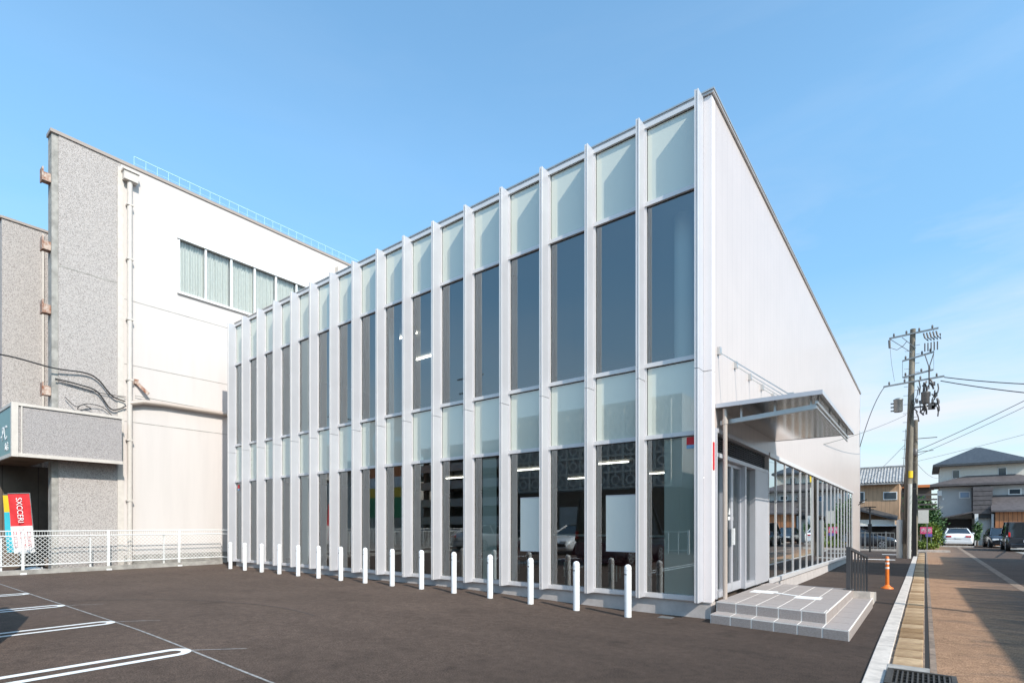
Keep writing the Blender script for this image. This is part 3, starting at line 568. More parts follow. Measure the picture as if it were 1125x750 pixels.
# canopy sign box over the entrance
K = thing('sign_canopy', 'grey pebble canopy box with a teal sign face above the old entrance', 'canopy', (-20.45, 4.5, 3.37))
MB().box(-30, -20.47, 3.32, 4.26, 3.42, 4.86).box(-20.997, -20.47, 4.26, 5.90, 3.42, 4.86).build('body', M['pebble_g'], K)
MB().box(-30, -20.6, 3.33, 4.259, 3.385, 3.419).box(-20.997, -20.47, 4.26, 5.9, 3.385, 3.419).build('soffit', M['soffit_b'], K)
tr = MB(); tr.box(-20.469, -20.43, 3.33, 5.92, 3.37, 3.47); tr.box(-20.469, -20.43, 3.33, 5.92, 4.82, 4.90); tr.box(-20.469, -20.44, 3.47, 3.50, 3.47, 4.82); tr.box(-30, -20.469, 3.27, 3.318, 4.82, 4.90); tr.box(-30, -20.469, 3.27, 3.318, 3.37, 3.47); tr.box(-20.56, -20.425, 3.262, 3.41, 3.364, 4.906)
tr.build('trim', M['trimw'], K)
sg = MB().box(-30, -20.561, 3.29, 3.319, 3.47, 4.82).build('sign_face', M['teal'], K)
RX = Matrix.Rotation(R(90), 4, 'X')
a = text('-PC', .60, M['whiteS'], 'lettering', K, Matrix.Translation((-21.62, 3.285, 4.10)) @ RX); a = text('本店', .27, M['whiteS'], 'lettering', K, Matrix.Translation((-21.25, 3.285, 3.68)) @ RX)
# red sign far behind at the frame edge
rs = MB().box(-26.3, -26.2, 3.1, 3.5, 5.6, 7.3).build('wall_sign', M['pink']); tag(origin(rs, (-26.25, 3.3, 5.6)), 'sliver of a red sign at the left edge above the teal sign', 'sign')
bpy.data.objects['wall_sign'].location.x = -25.5

# wall cables
def cable(pts, r, label, m='cable', fine=6):
    P = [Vector(p) for p in pts]; out = []
    for i in range(len(P)-1):
        p0 = P[max(i-1, 0)]; p1 = P[i]; p2 = P[i+1]; p3 = P[min(i+2, len(P)-1)]
        for k in range(fine):
            t = k/fine; out.append(.5*((2*p1)+(p2-p0)*t+(2*p0-5*p1+4*p2-p3)*t*t+(3*p1-p0-3*p2+p3)*t**3))
    out.append(P[-1]); o = MB().tube(out, r, 6).build('cable', M[m], fix=False)
    return tag(o, label, 'cable')
cable([(-20.6, 1.5, 6.0), (-20.75, 3.05, 6.25), (-20.85, 4.26, 6.16), (-20.9, 5.05, 6.20), (-20.9, 5.40, 6.05), (-20.9, 5.75, 5.62), (-20.9, 6.12, 5.50)], .022, 'thick black cable sweeping in from the left edge to the white drainpipe')
cable([(-20.9, 4.32, 5.86), (-20.9, 4.9, 5.80), (-20.9, 5.35, 5.68), (-20.9, 5.70, 5.20), (-20.9, 5.95, 5.22), (-20.9, 6.14, 5.36)], .022, 'black cable drooping across the grey pebble wall just above the sign canopy')
cable([(-20.93, 4.33, 5.83), (-20.93, 5.4, 5.66), (-20.93, 6.15, 5.66)], .010, 'thin dark wire running straight over the grey pebble wall to the drainpipe')
cable([(-20.9, 4.55, 5.35), (-20.85, 4.80, 5.10), (-20.85, 5.0, 5.18), (-20.9, 5.2, 5.08), (-20.85, 4.85, 5.02), (-20.85, 5.05, 5.22), (-20.9, 5.5, 5.2), (-20.9, 5.8, 4.92)], .012, 'tangled thin black cable loop just above the sign canopy edge')
cable([(-20.92, 6.4, 5.75), (-20.9, 8, 5.70), (-20.9, 9.5, 5.68), (-20.9, 12, 5.72)], .010, 'thin wire stretched above the horizontal pipe on the white wall', 'wire_g')

# ------------------------------------------------------------------ chain-link fence
F = thing('chain_link_fence', 'white chain-link fence along the far side of the parking lot', 'fence', (-20.4, 4, 0))
FXX = -20.4; y0, y1 = -6.4, 8.95
fk = MB().box(FXX-.09, FXX+.09, y0, y1, -.1, .13); fk.build('footing', M['conc'], F)
rl = MB()
for z in (1.24, 1.10, .26): rl.cyl((FXX, y0, z), (FXX, y1, z), .017, n=8)
for z in (1.24, 1.10, .26): rl.cyl((FXX, y1, z), (-19.0, y1+.02, z), .017, n=8)
rl.build('rail', M['fence_w'], F)
y = 3.5-2.02*4
while y < 9.2:
    MB().box(FXX-.03, FXX+.03, y-.03, y+.03, 0, 1.27).box(FXX-.06, FXX+.10, y-.07, y+.07, 0, .05).build('post', M['fence_w'], F); y += 2.02
y = 3.5-2.02*4-.45
while y < 8.9: MB().box(FXX-.07, FXX-.03, y-.02, y+.02, .1, 1.10).build('brace', M['fence_w'], F); y += 2.02
ms = MB(); p = .115; hh = .84; y = y0-hh
def wire(a, b): ms.add([(FXX, a[0]-.0075, a[1]), (FXX, a[0]+.0075, a[1]), (FXX, b[0]+.0075, b[1]), (FXX, b[0]-.0075, b[1])], [(0,1,2,3)])
while y < y1:
    for s in (1, -1):
        a = (y, .26) if s == 1 else (y, 1.10); b = (y+hh, 1.10) if s == 1 else (y+hh, .26)
        if b[0] > y1: f_ = (y1-a[0])/hh; b = (y1, a[1]+(b[1]-a[1])*f_)
        if a[0] < y0: f_ = (y0-a[0])/hh; a = (y0, a[1]+(b[1]-a[1])*f_)
        wire(a, b)
    y += p
z = 1.10
yy_ = y0
while yy_ < y1: ms.add([(FXX, yy_, 1.10), (FXX, yy_+.007, 1.10), (FXX, yy_+.007, 1.24), (FXX, yy_, 1.24)], [(0,1,2,3)]); yy_ += .06
ms.build('mesh', M['fence_w'], F, fix=False)

# banners
def banner(x, y, z, wd, cols, lean, label, txt=True):
    t = thing('banner_flag', label, 'banner', (x, y, z)); ln = Vector((lean[0], lean[1], 1)).normalized(); hgt = 2.35; top = Vector((x, y, z))+ln*hgt
    side = Vector((.25, -.97, .06)).normalized()*-1 if False else Vector((-.45, -.89, -.05)).normalized()
    MB().cyl((x, y, z), top, .012, n=8).cyl(top, top+side*wd, .010, n=8).build('pole', M['polemetal'], t)
    n = 10; nr = 24; P = []
    for j in range(nr+1):
        for i in range(n+1):
            q = top+side*wd*i/n - ln*(1.75*j/nr) - Vector((0,0,.02)); q += Vector((.89, -.45, 0))*(.03*math.sin(i*.9+j*.35)*(j/nr+.2)); P.append(q)
    h1 = int(nr*cols[1])
    for nm, m, r0, r1 in (('upper_cloth', cols[0], 0, h1), ('lower_cloth', cols[2], h1, nr)):
        mb = MB(); mb.add(P[r0*(n+1):(r1+1)*(n+1)], [(j*(n+1)+i, j*(n+1)+i+1, (j+1)*(n+1)+i+1, (j+1)*(n+1)+i) for j in range(r1-r0) for i in range(n)], True); mb.build(nm, M[m], t, fix=False)
    if txt:
        # lettering reads top to bottom on the cloth
        nrm = side.cross(-ln).normalized(); 
        if nrm.x < 0: nrm = -nrm
        xa = -ln; ya = nrm.cross(xa); Mx = Matrix((( *[xa[0], ya[0], nrm[0]], 0), (xa[1], ya[1], nrm[1], 0), (xa[2], ya[2], nrm[2], 0), (0,0,0,1)))
        for s_, sz, d, u, m in (('SXCCERI', .19, .50, .5, 'whitec'), ('SCCUPA', .16, 1.36, .5, 'redp'), ('エコ1112', .13, 1.32, .2, 'redp'), ('ロロココ', .12, 1.35, .82, 'redp')):
            c = top-ln*d+side*wd*u+nrm*.06; text(s_, sz, M[m], 'lettering', t, Matrix.Translation(c) @ Mx)
    MB().lathe([(.22, 0), (.20, .08), (.05, .10)], (x, y, z)).build('base', M['whitec'], t)
    return t
banner(-21.0, 3.93, .02, .50, ('red', .56, 'whitec'), (-.0, -.075), 'red and white advertising banner leaning behind the fence, nearest one')
banner(-21.9, 4.02, .02, .62, ('yellowc', .3, 'cyanc'), (-.0, -.05), 'yellow and cyan banner mostly hidden behind the red one', False)

# ------------------------------------------------------------------ utility poles
def at33(px_, y=33.0):
    t = math.tan(math.atan((px_-562.5)/586)-R(37.74)); return t*y
P = thing('utility_pole', 'tall leaning concrete utility pole carrying crossarms and transformers', 'utility pole', (-.72, 33, -.22))
def lean(z): return Vector((-.72+.0225*(z+.22), 33+.0*(z), z))
MB().cyl(lean(-.25), lean(11.1), .17, .115, n=16).build('shaft', M['pole'], P)
MB().cyl(lean(0)+Vector((.09, -.22, -.25)), lean(3.45)+Vector((.06, -.20, 0)), .085, n=12).build('guard_tube', M['whitetube'], P)
MB().cyl(lean(3.75)+Vector((.04, -.04, 0)), lean(4.1)+Vector((.04, -.04, 0)), .125, n=16, caps=False).build('yellow_band', M['yel'], P)
def arm(z, x0, x1, m='polemetal', w=.07, dz=.1): 
    return MB().bar((x0, 32.86, z-dz/2), (x1, 32.86, z+dz/2), w, w)
for z, x0, x1, dz in ((10.85, -1.42, .52, .10), (9.68, -.88, .36, .22), (8.84, -.88, .32, .18), (8.48, -1.66, .74, .14)):
    a_ = arm(z, x0, x1, dz=dz).build('crossarm', M['polemetal'], P)
    for k in range(4):
        x = x0+(x1-x0)*(.1+.26*k); 
        if abs(x-lean(z).x) > .15: subpart(MB().lathe([(.03, .05), (.05, .08), (.03, .11), (.05, .14), (.03, .17), (.03, .2)], (x, 32.86, z+dz*((x-x0)/(x1-x0)-.5)), n=8), 'insulator', M['insul'], a_)
br = MB(); br.bar((-1.42, 32.86, 10.8), (-.5, 32.86, 9.9), .03); br.bar((-.88, 32.86, 9.6), (-.88, 32.86, 8.75), .02); br.bar((.34, 32.86, 10.85), (.34, 32.86, 8.9), .015); br.bar((-.35, 32.86, 10.1), (-.9, 32.86, 10.75), .03); br.build('brace', M['polemetal'], P)
ld = MB()
for k in range(34): ld.bar((lean(3+.22*k).x+(.13 if k % 2 else -.13), 32.95, 3+.22*k), (lean(3+.22*k).x+(.30 if k % 2 else -.30), 32.9, 3+.22*k), .018)
ld.build('step_bolt', M['polemetal'], P)
tf = MB(); tf.lathe([(.17, 0), (.19, .04), (.19, .55), (.21, .57), (.21, .62), (.1, .68)], (-1.05, 32.8, 7.05), n=16)
for k in range(3): tf.box(-1.36, -1.24, 32.75, 32.85, 7.1+.18*k, 7.16+.18*k)
tf.build('transformer', M['polemetal'], P)
tf = MB(); tf.lathe([(.15, 0), (.17, .04), (.17, .5), (.19, .55), (.08, .6)], (.02, 32.7, 7.3), n=16); tf.box(-.45, .35, 32.72, 32.8, 7.15, 7.22); tf.box(.12, .4, 32.6, 32.8, 7.0, 7.3); tf.build('transformer', M['insul'], P)
ff = MB(); random.seed(3)
for k in range(34):
    a = Vector((random.uniform(-.45, .5), 32.7+random.uniform(-.1, .2), random.uniform(6.9, 8.5))); b = a+Vector((random.uniform(-.12, .16), random.uniform(-.1, .1), random.uniform(-.6, -.1))); m_ = (a+b)/2+Vector((.03, 0, -.02)); ff.tube([a, m_, b], random.choice((.02, .03, .04)), 5)
for k in range(5): x = .0+.12*k; ff.tube([(x-.05, 32.8, 10.75), (x+.0, 32.75, 10.5), (x+.12, 32.8, 10.35), (x+.1, 32.8, 10.6)], .035, 5); ff.cyl((x, 32.8, 10.25), (x, 32.8, 9.85), .03, n=6)
ff.tube([(-.0, 32.8, 9.7), (.15, 32.8, 9.1), (.16, 32.8, 8.0)], .022, 5); ff.tube([(.34, 32.8, 9.7), (.18, 32.8, 9.1), (.16, 32.8, 8.0)], .022, 5)
ff.tube([(-1.38, 32.8, 10.8), (-1.36, 32.8, 10.3), (-1.1, 32.8, 10.15), (-.85, 32.8, 10.3), (-.7, 32.8, 10.5)], .015, 5); ff.cyl((-1.42, 32.8, 10.7), (-1.40, 32.8, 10.3), .05, n=6)
ff.tube([(-1.38, 32.8, 10.3), (-1.32, 32.8, 9.5), (-1.2, 32.8, 8.6)], .007, 4)
for k in range(9): x = random.uniform(-.35, .5); z = random.uniform(7.0, 8.4); ff.box(x-.05, x+.05, 32.6, 32.7, z-.09, z+.09)
ff.build('fitting', M['insul'], P)
vw = MB(); 
for k in range(3): vw.tube([lean(7.6)+Vector((.05+.07*k, -.2, 0)), lean(6.5)+Vector((-.12+.06*k, -.22, 0)), lean(4.5)+Vector((-.16+.05*k, -.2, 0)), lean(.5)+Vector((-.16+.05*k, -.2, 0))], .014, 5)
vw.build('riser_cable', M['cable'], P)
Q = thing('utility_pole', 'shorter straight utility pole just right of the tall leaning one', 'utility pole', (-.42, 34.9, -.22))
MB().cyl((-.42, 34.9, -.25), (-.38, 34.9, 6.9), .13, .10, n=14).build('shaft', M['pole'], Q)
MB().box(-.52, -.34, 34.72, 34.78, -.2, 3.6).build('cable_duct', M['black'], Q)
q = MB(); q.bar((-.45, 34.75, 5.9), (.5, 34.75, 5.9), .035); q.bar((-.4, 34.75, 5.2), (.35, 34.75, 5.25), .03); MB().lathe([(.10, 0), (.12, .1), (.10, .35), (.05, .4)], (-.40, 34.72, 5.0), n=10).build('junction_box', M['insul'], Q)
q.build('bracket', M['insul'], Q)
for k in range(4): MB().box(-.3, .5, 34.7, 34.8, 2.2+.25*k, 2.28+.25*k).build('plate', M['insul'], Q)
t = MB().lathe([(.14, 0), (.14, 1.86), (.12, 1.9), (.03, 1.92)], (-.99, 33.0, -.22), n=16).build('guy_wire_guard', M['whitetube']); tag(origin(t, (-.99, 33.0, -.22)), 'white plastic guard cylinder left of the leaning utility pole', 'guard'); 
cable([(-.99, 33.0, 1.65), (-.75, 33.0, 6.2)], .012, 'thin guy wire rising from the white guard cylinder to the pole', 'wire_g', 2)
# overhead lines
def sag(a, b, s, n=14): a = Vector(a); b = Vector(b); return [a.lerp(b, k/n)-Vector((0, 0, s*4*(k/n)*(1-k/n))) for k in range(n+1)]
def line(a, b, s, r, label, m='cable'): tag(MB().tube(sag(a, b, s), r, 5).build('overhead_line', M[m], fix=False), label, 'overhead line')
line((.74, 32.9, 8.5), (9, 30, 6.5), .35, .022, 'upper black line sagging from the long crossarm to the right edge')
line((.60, 32.9, 8.35), (9, 30, 5.6), .30, .022, 'lower black line sagging from the long crossarm to the right edge')
line((-.3, 34.9, 5.3), (9.5, 27, 9.9), .25, .016, 'thick grey line climbing rightward from the shorter pole', 'wire_g')
line((-.3, 34.9, 5.05), (9.5, 27, 9.6), .25, .012, 'second grey line climbing rightward just below the thick one', 'wire_g')
line((-.3, 34.9, 4.75), (9.5, 27, 6.7), .15, .008, 'faint thin line climbing gently from the shorter pole to the right edge', 'wire_g')
line((-.75, 33, 6.9), (-2.75, 20.5, 4.1), .1, .012, 'grey line running from the leaning pole down behind the white building', 'wire_g')
line((-1.62, 32.9, 8.4), (-2.55, 31.5, 5.3), -.35, .018, 'black service line curving from the crossarm to the white building corner')
line((-.8, 33, 5.4), (-7, 60, 3.2), .3, .010, 'thin line dropping left from the leaning pole to the brown house', 'wire_g')
line((-.3, 34.9, 4.6), (1.2, 58.5, 5.6), .4, .010, 'thin line from the shorter pole to the hipped roof house', 'wire_g')
p2 = thing('lamp_post', 'slim dark post standing before the brown house car park', 'post', (-2.66, 39.3, -.22)); MB().cyl((-2.66, 39.3, -.25), (-2.66, 39.3, 2.55), .05, n=10).build('shaft', M['black'], p2); MB().box(-2.95, -2.35, 39.25, 39.35, 2.5, 2.56).box(-2.85, -2.45, 39.25, 39.35, 2.35, 2.40).build('arm', M['black'], p2); MB().box(-2.76, -2.56, 39.15, 39.25, 1.0, 1.5).build('box', M['black'], p2)

# ------------------------------------------------------------------ houses
Yh = 59.0; GZ = -.22
Hh = thing('white_house', 'two-storey pale grey house with dark hipped tile roofs at the road end', 'house', (4, Yh, GZ))
def hip(mb, x0, x1, y0, y1, z0, z1, rx0, rx1, ry, th=.18):
    mb.add([(x0,y0,z0),(x1,y0,z0),(x1,y1,z0),(x0,y1,z0),(rx0,ry,z1),(rx1,ry,z1),(x0,y0,z0-th),(x1,y0,z0-th),(x1,y1,z0-th),(x0,y1,z0-th)],
           [(0,1,5,4),(1,2,5),(2,3,4,5),(3,0,4),(9,8,7,6),(0,6,7,1),(1,7,8,2),(2,8,9,3),(3,9,6,0)]); return mb
MB().box(1.05, 6.5, Yh+.6, Yh+8, 4.4, 6.5).build('wall', M['wcream'], Hh)
hip(MB(), .55, 6.9, Yh-.1, Yh+8.6, 6.65, 8.35, 3.55, 3.9, Yh+4).build('roof', M['tile_k'], Hh)
MB().box(.98, 7.8, Yh, Yh+8, GZ-.1, 4.70).build('wall', M['wgrey'], Hh)
hip(MB(), .35, 8.2, Yh-.7, Yh+4.0, 4.92, 6.0, 4.1, 4.5, Yh+1.3).build('roof', M['tile_p'], Hh)
for x, z, w2, h2, m in ((2.12, 5.80, .42, .62, 'win'), (5.05, 5.85, .45, .6, 'win')):
    f = MB().box(x-w2/2-.04, x+w2/2+.04, Yh+.55, Yh+.6, z-h2/2-.04, z+h2/2+.04).build('window', M['frame_w'], Hh); subpart(MB().box(x-w2/2, x+w2/2, Yh+.53, Yh+.549, z-h2/2, z+h2/2), 'pane', M[m], f)
for x, z, w2, h2, m in ((2.65, 3.98, .55, .42, 'winblue'), (5.75, 4.15, .62, .35, 'win')):
    f = MB().box(x-w2/2-.09, x+w2/2+.09, Yh-.05, Yh, z-h2/2-.08, z+h2/2+.08).build('window', M['frame_w'], Hh); subpart(MB().box(x-w2/2, x+w2/2, Yh-.07, Yh-.051, z-h2/2, z+h2/2), 'pane', M[m], f)
MB().box(.85, 1.15, Yh-.25, Yh, 3.95, 4.4).box(1.2, 1.3, Yh-.1, Yh, 3.6, 3.75).build('wall_unit', M['frame_w'], Hh)
tw = MB()
for k in range(6): tw.box(3.12, 4.25+.02*k, Yh-1.3, Yh-.001, 2.35+.37*k, 2.68+.37*k)
tw.build('porch_cladding', M['tile_p'], Hh)
MB().box(3.10, 4.2, Yh-1.2, Yh-.001, 2.0, 4.6).build('porch_tower', M['dark'], Hh)
MB().box(3.22, 3.45, Yh-1.35, Yh-1.1, GZ, 2.35).box(4.25, 4.4, Yh-1.35, Yh-1.1, GZ, 2.35).build('porch_post', M['frame_w'], Hh)
MB().box(3.46, 4.24, Yh-.9, Yh-.8, GZ, 2.2).build('porch_wall', M['wgrey'], Hh)
cp = MB().add([(.62, Yh-3.5, 1.95), (3.08, Yh-3.5, 2.55), (3.08, Yh-.001, 2.55), (.62, Yh-.001, 1.95), (.62, Yh-3.5, 1.85), (3.08, Yh-3.5, 2.45), (3.08, Yh-.001, 2.45), (.62, Yh-.001, 1.85)], [(0,1,2,3),(7,6,5,4),(0,4,5,1),(1,5,6,2),(2,6,7,3),(3,7,4,0)])
cp.build('carport_roof', M['tile_p'], Hh)
MB().box(.66, .76, Yh-3.4, Yh-3.3, GZ, 1.9).build('carport_post', M['polemetal'], Hh)
MB().box(.99, 3.1, Yh-.12, Yh-.001, GZ, 1.95).build('garage_wall', M['dark'], Hh)
MB().box(4.45, 9, Yh-1.6, Yh-.002, GZ, 2.55).build('wood_wall', M['wood_o'], Hh)
rr_ = MB().add([(4.2, Yh-1.9, 2.62), (9.5, Yh-1.9, 2.62), (9.5, Yh-.01, 3.9), (4.2, Yh-.01, 3.9), (4.2, Yh-1.9, 2.48), (9.5, Yh-1.9, 2.48)], [(0,1,2,3),(4,5,1,0),(0,3,4),(1,5,2)]); rr_.build('porch_roof', M['tile_p'], Hh)
# brown house
Yb = 56.0
Hb = thing('brown_house', 'tan sided house with a grey tile roof behind the utility poles', 'house', (-4, Yb, GZ))
MB().box(-11, -1.72, Yb, Yb+7, 1.5, 5.0).build('wall', M['wbrown'], Hb)
rb = MB(); n = 46
for k in range(n):                                   # rows of round tiles running down the slope
    x = -11.4+10.0*k/n; x2 = -11.4+10.0*(k+1)/n; xm = (x+x2)/2
    rb.add([(x, Yb-.6, 5.05), (xm, Yb-.6, 5.14), (x2, Yb-.6, 5.05), (x, Yb+2.4, 6.55), (xm, Yb+2.4, 6.64), (x2, Yb+2.4, 6.55)], [(0,1,4,3),(1,2,5,4)])
rb.box(-11.4, -1.4, Yb-.58, Yb-.5, 4.92, 5.04); rb.add([(-11.4, Yb+2.4, 6.55), (-1.4, Yb+2.4, 6.55), (-1.4, Yb+6, 5.0), (-11.4, Yb+6, 5.0)], [(0,1,2,3)])
rb.box(-11.4, -1.4, Yb+2.3, Yb+2.5, 6.6, 6.72); rb.build('roof', M['tile_g'], Hb)
for x, z, w2, h2 in ((-2.35, 3.95, .85, .55), (-4.75, 3.9, 1.0, .8)):
    f = MB().box(x-w2/2-.07, x+w2/2+.07, Yb-.06, Yb-.001, z-h2/2-.07, z+h2/2+.07).build('window', M['frame_w'], Hb); subpart(MB().box(x-w2/2, x+w2/2, Yb-.08, Yb-.061, z-h2/2, z+h2/2), 'pane', M['win'], f)
lr = MB().add([(-7, Yb-1.5, 2.05), (-4.3, Yb-1.5, 2.75), (-1.8, Yb-1.5, 1.95), (-7, Yb-.01, 2.35), (-4.3, Yb-.01, 3.05), (-1.8, Yb-.01, 2.25)], [(0,1,4,3),(1,2,5,4)]); lr.add([(-7, Yb-1.5, 1.9), (-4.3, Yb-1.5, 2.6), (-1.8, Yb-1.5, 1.8), (-7, Yb-1.5, 2.06), (-4.3, Yb-1.5, 2.76), (-1.8, Yb-1.5, 1.96)], [(0,1,4,3),(1,2,5,4)]); lr.build('porch_roof', M['tile_k'], Hb)
MB().box(-6.8, -2.0, Yb-1.2, Yb-.001, 1.45, 1.9).build('porch_wall', M['wcream'], Hb)
MB().box(-7, -1.8, Yb-1.3, Yb-.001, 1.35, 1.449).build('garage_beam', M['frame_w'], Hb)
MB().box(-7, -1.9, Yb-.02, Yb+1, GZ, 1.35).build('garage', M['dark'], Hb)
# neighbour glimpsed between the houses
Hc = thing('far_house', 'small reddish brown house far behind the shorter utility pole', 'house', (-1, 78, GZ)); MB().box(-2.5, .6, 78, 84, GZ, 5.8).build('wall', M['wdark'], Hc); MB().box(-2.9, .9, 77.5, 84.5, 5.8, 6.1).build('roof', M['orangeS'], Hc)
MB().box(-.6, .1, 77.95, 77.99, 4.2, 5.0).build('window', M['win'], Hc)

def simple_house(x0, x1, y0, y1, h, wall, roof, label, name='house'):
    t = thing(name, label, 'building', ((x0+x1)/2, (y0+y1)/2, GZ)); MB().box(x0, x1, y0, y1, -.3, h).build('wall', M[wall], t)
    hip(MB(), x0-.5, x1+.5, y0-.5, y1+.5, h+.19, h+1.9, x0+(x1-x0)*.3, x1-(x1-x0)*.3, (y0+y1)/2).build('roof', M[roof], t)
    for k in range(3):
        for z in (1.2, 3.8):
            if z+1.3 < h:
                x = x0+(x1-x0)*(.2+.3*k); f = MB().box(x-.55, x+.55, y1, y1+.04, z, z+1.2).build('window', M['frame_w'], t); subpart(MB().box(x-.48, x+.48, y1+.041, y1+.05, z+.07, z+1.13), 'pane', M['win'], f)
    return t
# ------------------------------------------------------------------ cars
def car(name, label, loc, rot, paint, kind='sedan', L_=4.5, Wd=1.78, Hc_=1.42):
    t = thing(name, label, 'van' if kind == 'van' else 'car', loc, local=True); t.rotation_euler = (0, 0, rot); hw = Wd/2
    if kind == 'sedan':
        body = [(-L_/2, .38, .70, .78), (-L_/2+.08, .22, .92, .90), (-L_/2+.5, .20, 1.0, .98), (-.8, .19, .97, 1), (.5, .19, .94, 1), (1.2, .19, .90, .99), (L_/2-.35, .20, .76, .93), (L_/2-.05, .24, .62, .82), (L_/2, .36, .56, .74)]
        cab = [(-L_/2+.45, 1.0, 1.01, .80, .74), (-1.05, .96, Hc_-.05, .90, .60), (-.45, .95, Hc_, .92, .62), (.15, .94, Hc_-.02, .92, .62), (1.15, .90, .92, .88, .72)]
    else:
        body = [(-L_/2, .35, .82, .93), (-L_/2+.06, .25, .86, .98), (-.8, .22, .92, 1), (.8, .22, .95, 1), (L_/2-.5, .22, .95, .98), (L_/2-.08, .26, .85, .92), (L_/2, .4, .7, .85)]
        cab = [(-L_/2+.04, .84, .90, .95, .93), (-L_/2+.16, .86, Hc_-.05, .96, .86), (-.8, .90, Hc_, .97, .86), (.7, .92, Hc_-.02, .97, .85), (L_/2-.45, .98, 1.0, .94, .88)]
    mb = MB(); rings = []
    for y, zl, zb_, f in body:
        w2 = hw*f; rings.append([(-w2*.92, y, zl), (-w2, y, zl+.18), (-w2, y, zb_-.16), (-w2*.95, y, zb_-.02), (-w2*.7, y, zb_+.02), (0, y, zb_+.035), (w2*.7, y, zb_+.02), (w2*.95, y, zb_-.02), (w2, y, zb_-.16), (w2, y, zl+.18), (w2*.92, y, zl)])
    n = 11; mb.add([p for r in rings for p in r], [(i*n+k, i*n+(k+1) % n, (i+1)*n+(k+1) % n, (i+1)*n+k) for i in range(len(rings)-1) for k in range(n)], True); mb.add(rings[0], [tuple(range(n))]); mb.add(rings[-1], [tuple(range(n))])
    bd = mb.build('body', M[paint], t)
    g = MB(); rg = []
    for y, z0, z1, f0, f1 in cab: rg.append([(-hw*f0, y, z0-.02), (-hw*f1, y, z1), (hw*f1, y, z1), (hw*f0, y, z0-.02)])
    g.add([p for r in rg for p in r], [(i*4+k, i*4+k+1, (i+1)*4+k+1, (i+1)*4+k) for i in range(len(rg)-1) for k in range(3)]); g.add(rg[0], [(0,1,2,3)]); g.build('windows', M['carglass'], t)
    rf_ = MB(); P_ = []
    for y, z0, z1, f0, f1 in cab[1:-1]: P_ += [(-hw*(f1+.02), y, z1-.03), (-hw*f1*.9, y, z1+.015), (0, y, z1+.03), (hw*f1*.9, y, z1+.015), (hw*(f1+.02), y, z1-.03)]
    rf_.add(P_, [(i*5+k, i*5+k+1, (i+1)*5+k+1, (i+1)*5+k) for i in range(2) for k in range(4)], True)
    for s in (-1, 1):                                # pillars
        for a, b in ((0, 1), (3, 4)): rf_.bar((s*hw*cab[a][3 if a in (0,) else 4]*1.0, cab[a][0], cab[a][2] if a == 3 else cab[a][1]), (s*hw*(cab[b][4] if b == 1 else cab[b][3]), cab[b][0], cab[b][2] if b == 1 else cab[b][1]), .07)
        rf_.bar((s*hw*(cab[2][4]+.005), cab[2][0], cab[2][2]-.03), (s*hw*cab[2][3]*1.0, cab[2][0], cab[2][1]), .06)
    rf_.build('roof', M[paint], t)
    for sx in (-1, 1):
        for y in (-L_*.30, L_*.31):
            wr = .32; wh = MB().cyl((sx*(hw-.20), y, wr), (sx*(hw+.012), y, wr), wr, n=22).build('wheel', M['tyre'], t)
            rm = MB().cyl((sx*(hw+.012), y, wr), (sx*(hw+.02), y, wr), wr*.30, n=16)
            for k in range(5): a = 2*math.pi*k/5; rm.bar((sx*(hw+.016), y, wr), (sx*(hw+.016), y+wr*.66*math.cos(a), wr+wr*.66*math.sin(a)), .012, .07)
            q_ = 20; rm.add([(sx*(hw+.018), y+r_*math.cos(2*math.pi*k/q_), wr+r_*math.sin(2*math.pi*k/q_)) for r_ in (wr*.62, wr*.72) for k in range(q_)], [(k, (k+1) % q_, q_+(k+1) % q_, q_+k) for k in range(q_)])
            subpart(rm, 'rim', M['rim'], wh)
        zt = .80 if kind == 'sedan' else .98; MB().box(sx*hw*.62-.17 if kind == 'sedan' else sx*hw*.90-.05, sx*hw*.62+.17 if kind == 'sedan' else sx*hw*.90+.05, -L_/2-.02, -L_/2+.15, zt-.06, zt+.06 if kind == 'sedan' else zt+.22).build('tail_light', M['tail'], t, bevel=.02)
        MB().box(sx*hw*.62-.17, sx*hw*.62+.17, L_/2-.22, L_/2-.01, .55, .68).build('headlight', M['headl'], t, bevel=.02)
        MB().box(sx*(hw+.09)-.07, sx*(hw+.09)+.07, L_*.17, L_*.17+.1, .94, 1.06).build('mirror', M[paint], t, bevel=.02)
    MB().box(-.17, .17, -L_/2-.025, -L_/2+.05, .60, .74).build('number_plate', M['plate'], t)
    MB().box(-hw*.86, hw*.86, -L_/2-.04, -L_/2+.14, .26, .50).build('bumper', M[paint], t, bevel=.03)
    return t
car('parked_car', 'white sedan parked under the carport at the road end', (2.0, 54.6, GZ), 0, 'carwhite', L_=4.6, Wd=1.86)
car('parked_car', 'dark car parked side-on before the brown house', (-3.7, 45.2, GZ), R(-90), 'carblack', L_=4.6)
car('parked_van', 'dark van seen from behind at the right edge', (4.95, 47.2, GZ), 0, 'carblack', 'van', 4.4, 1.8, 1.85)
car('parked_car', 'small dark car half hidden left of the dark van', (4.35, 53.2, GZ), R(184), 'carblack', 'sedan', 3.6, 1.5, 1.45)
car('parked_van', 'dark van parked just outside the left edge whose shadow falls on the bay', (-9.0, -1.05, 0), R(180), 'carblack', 'van', 4.3, 1.78, 2.4)

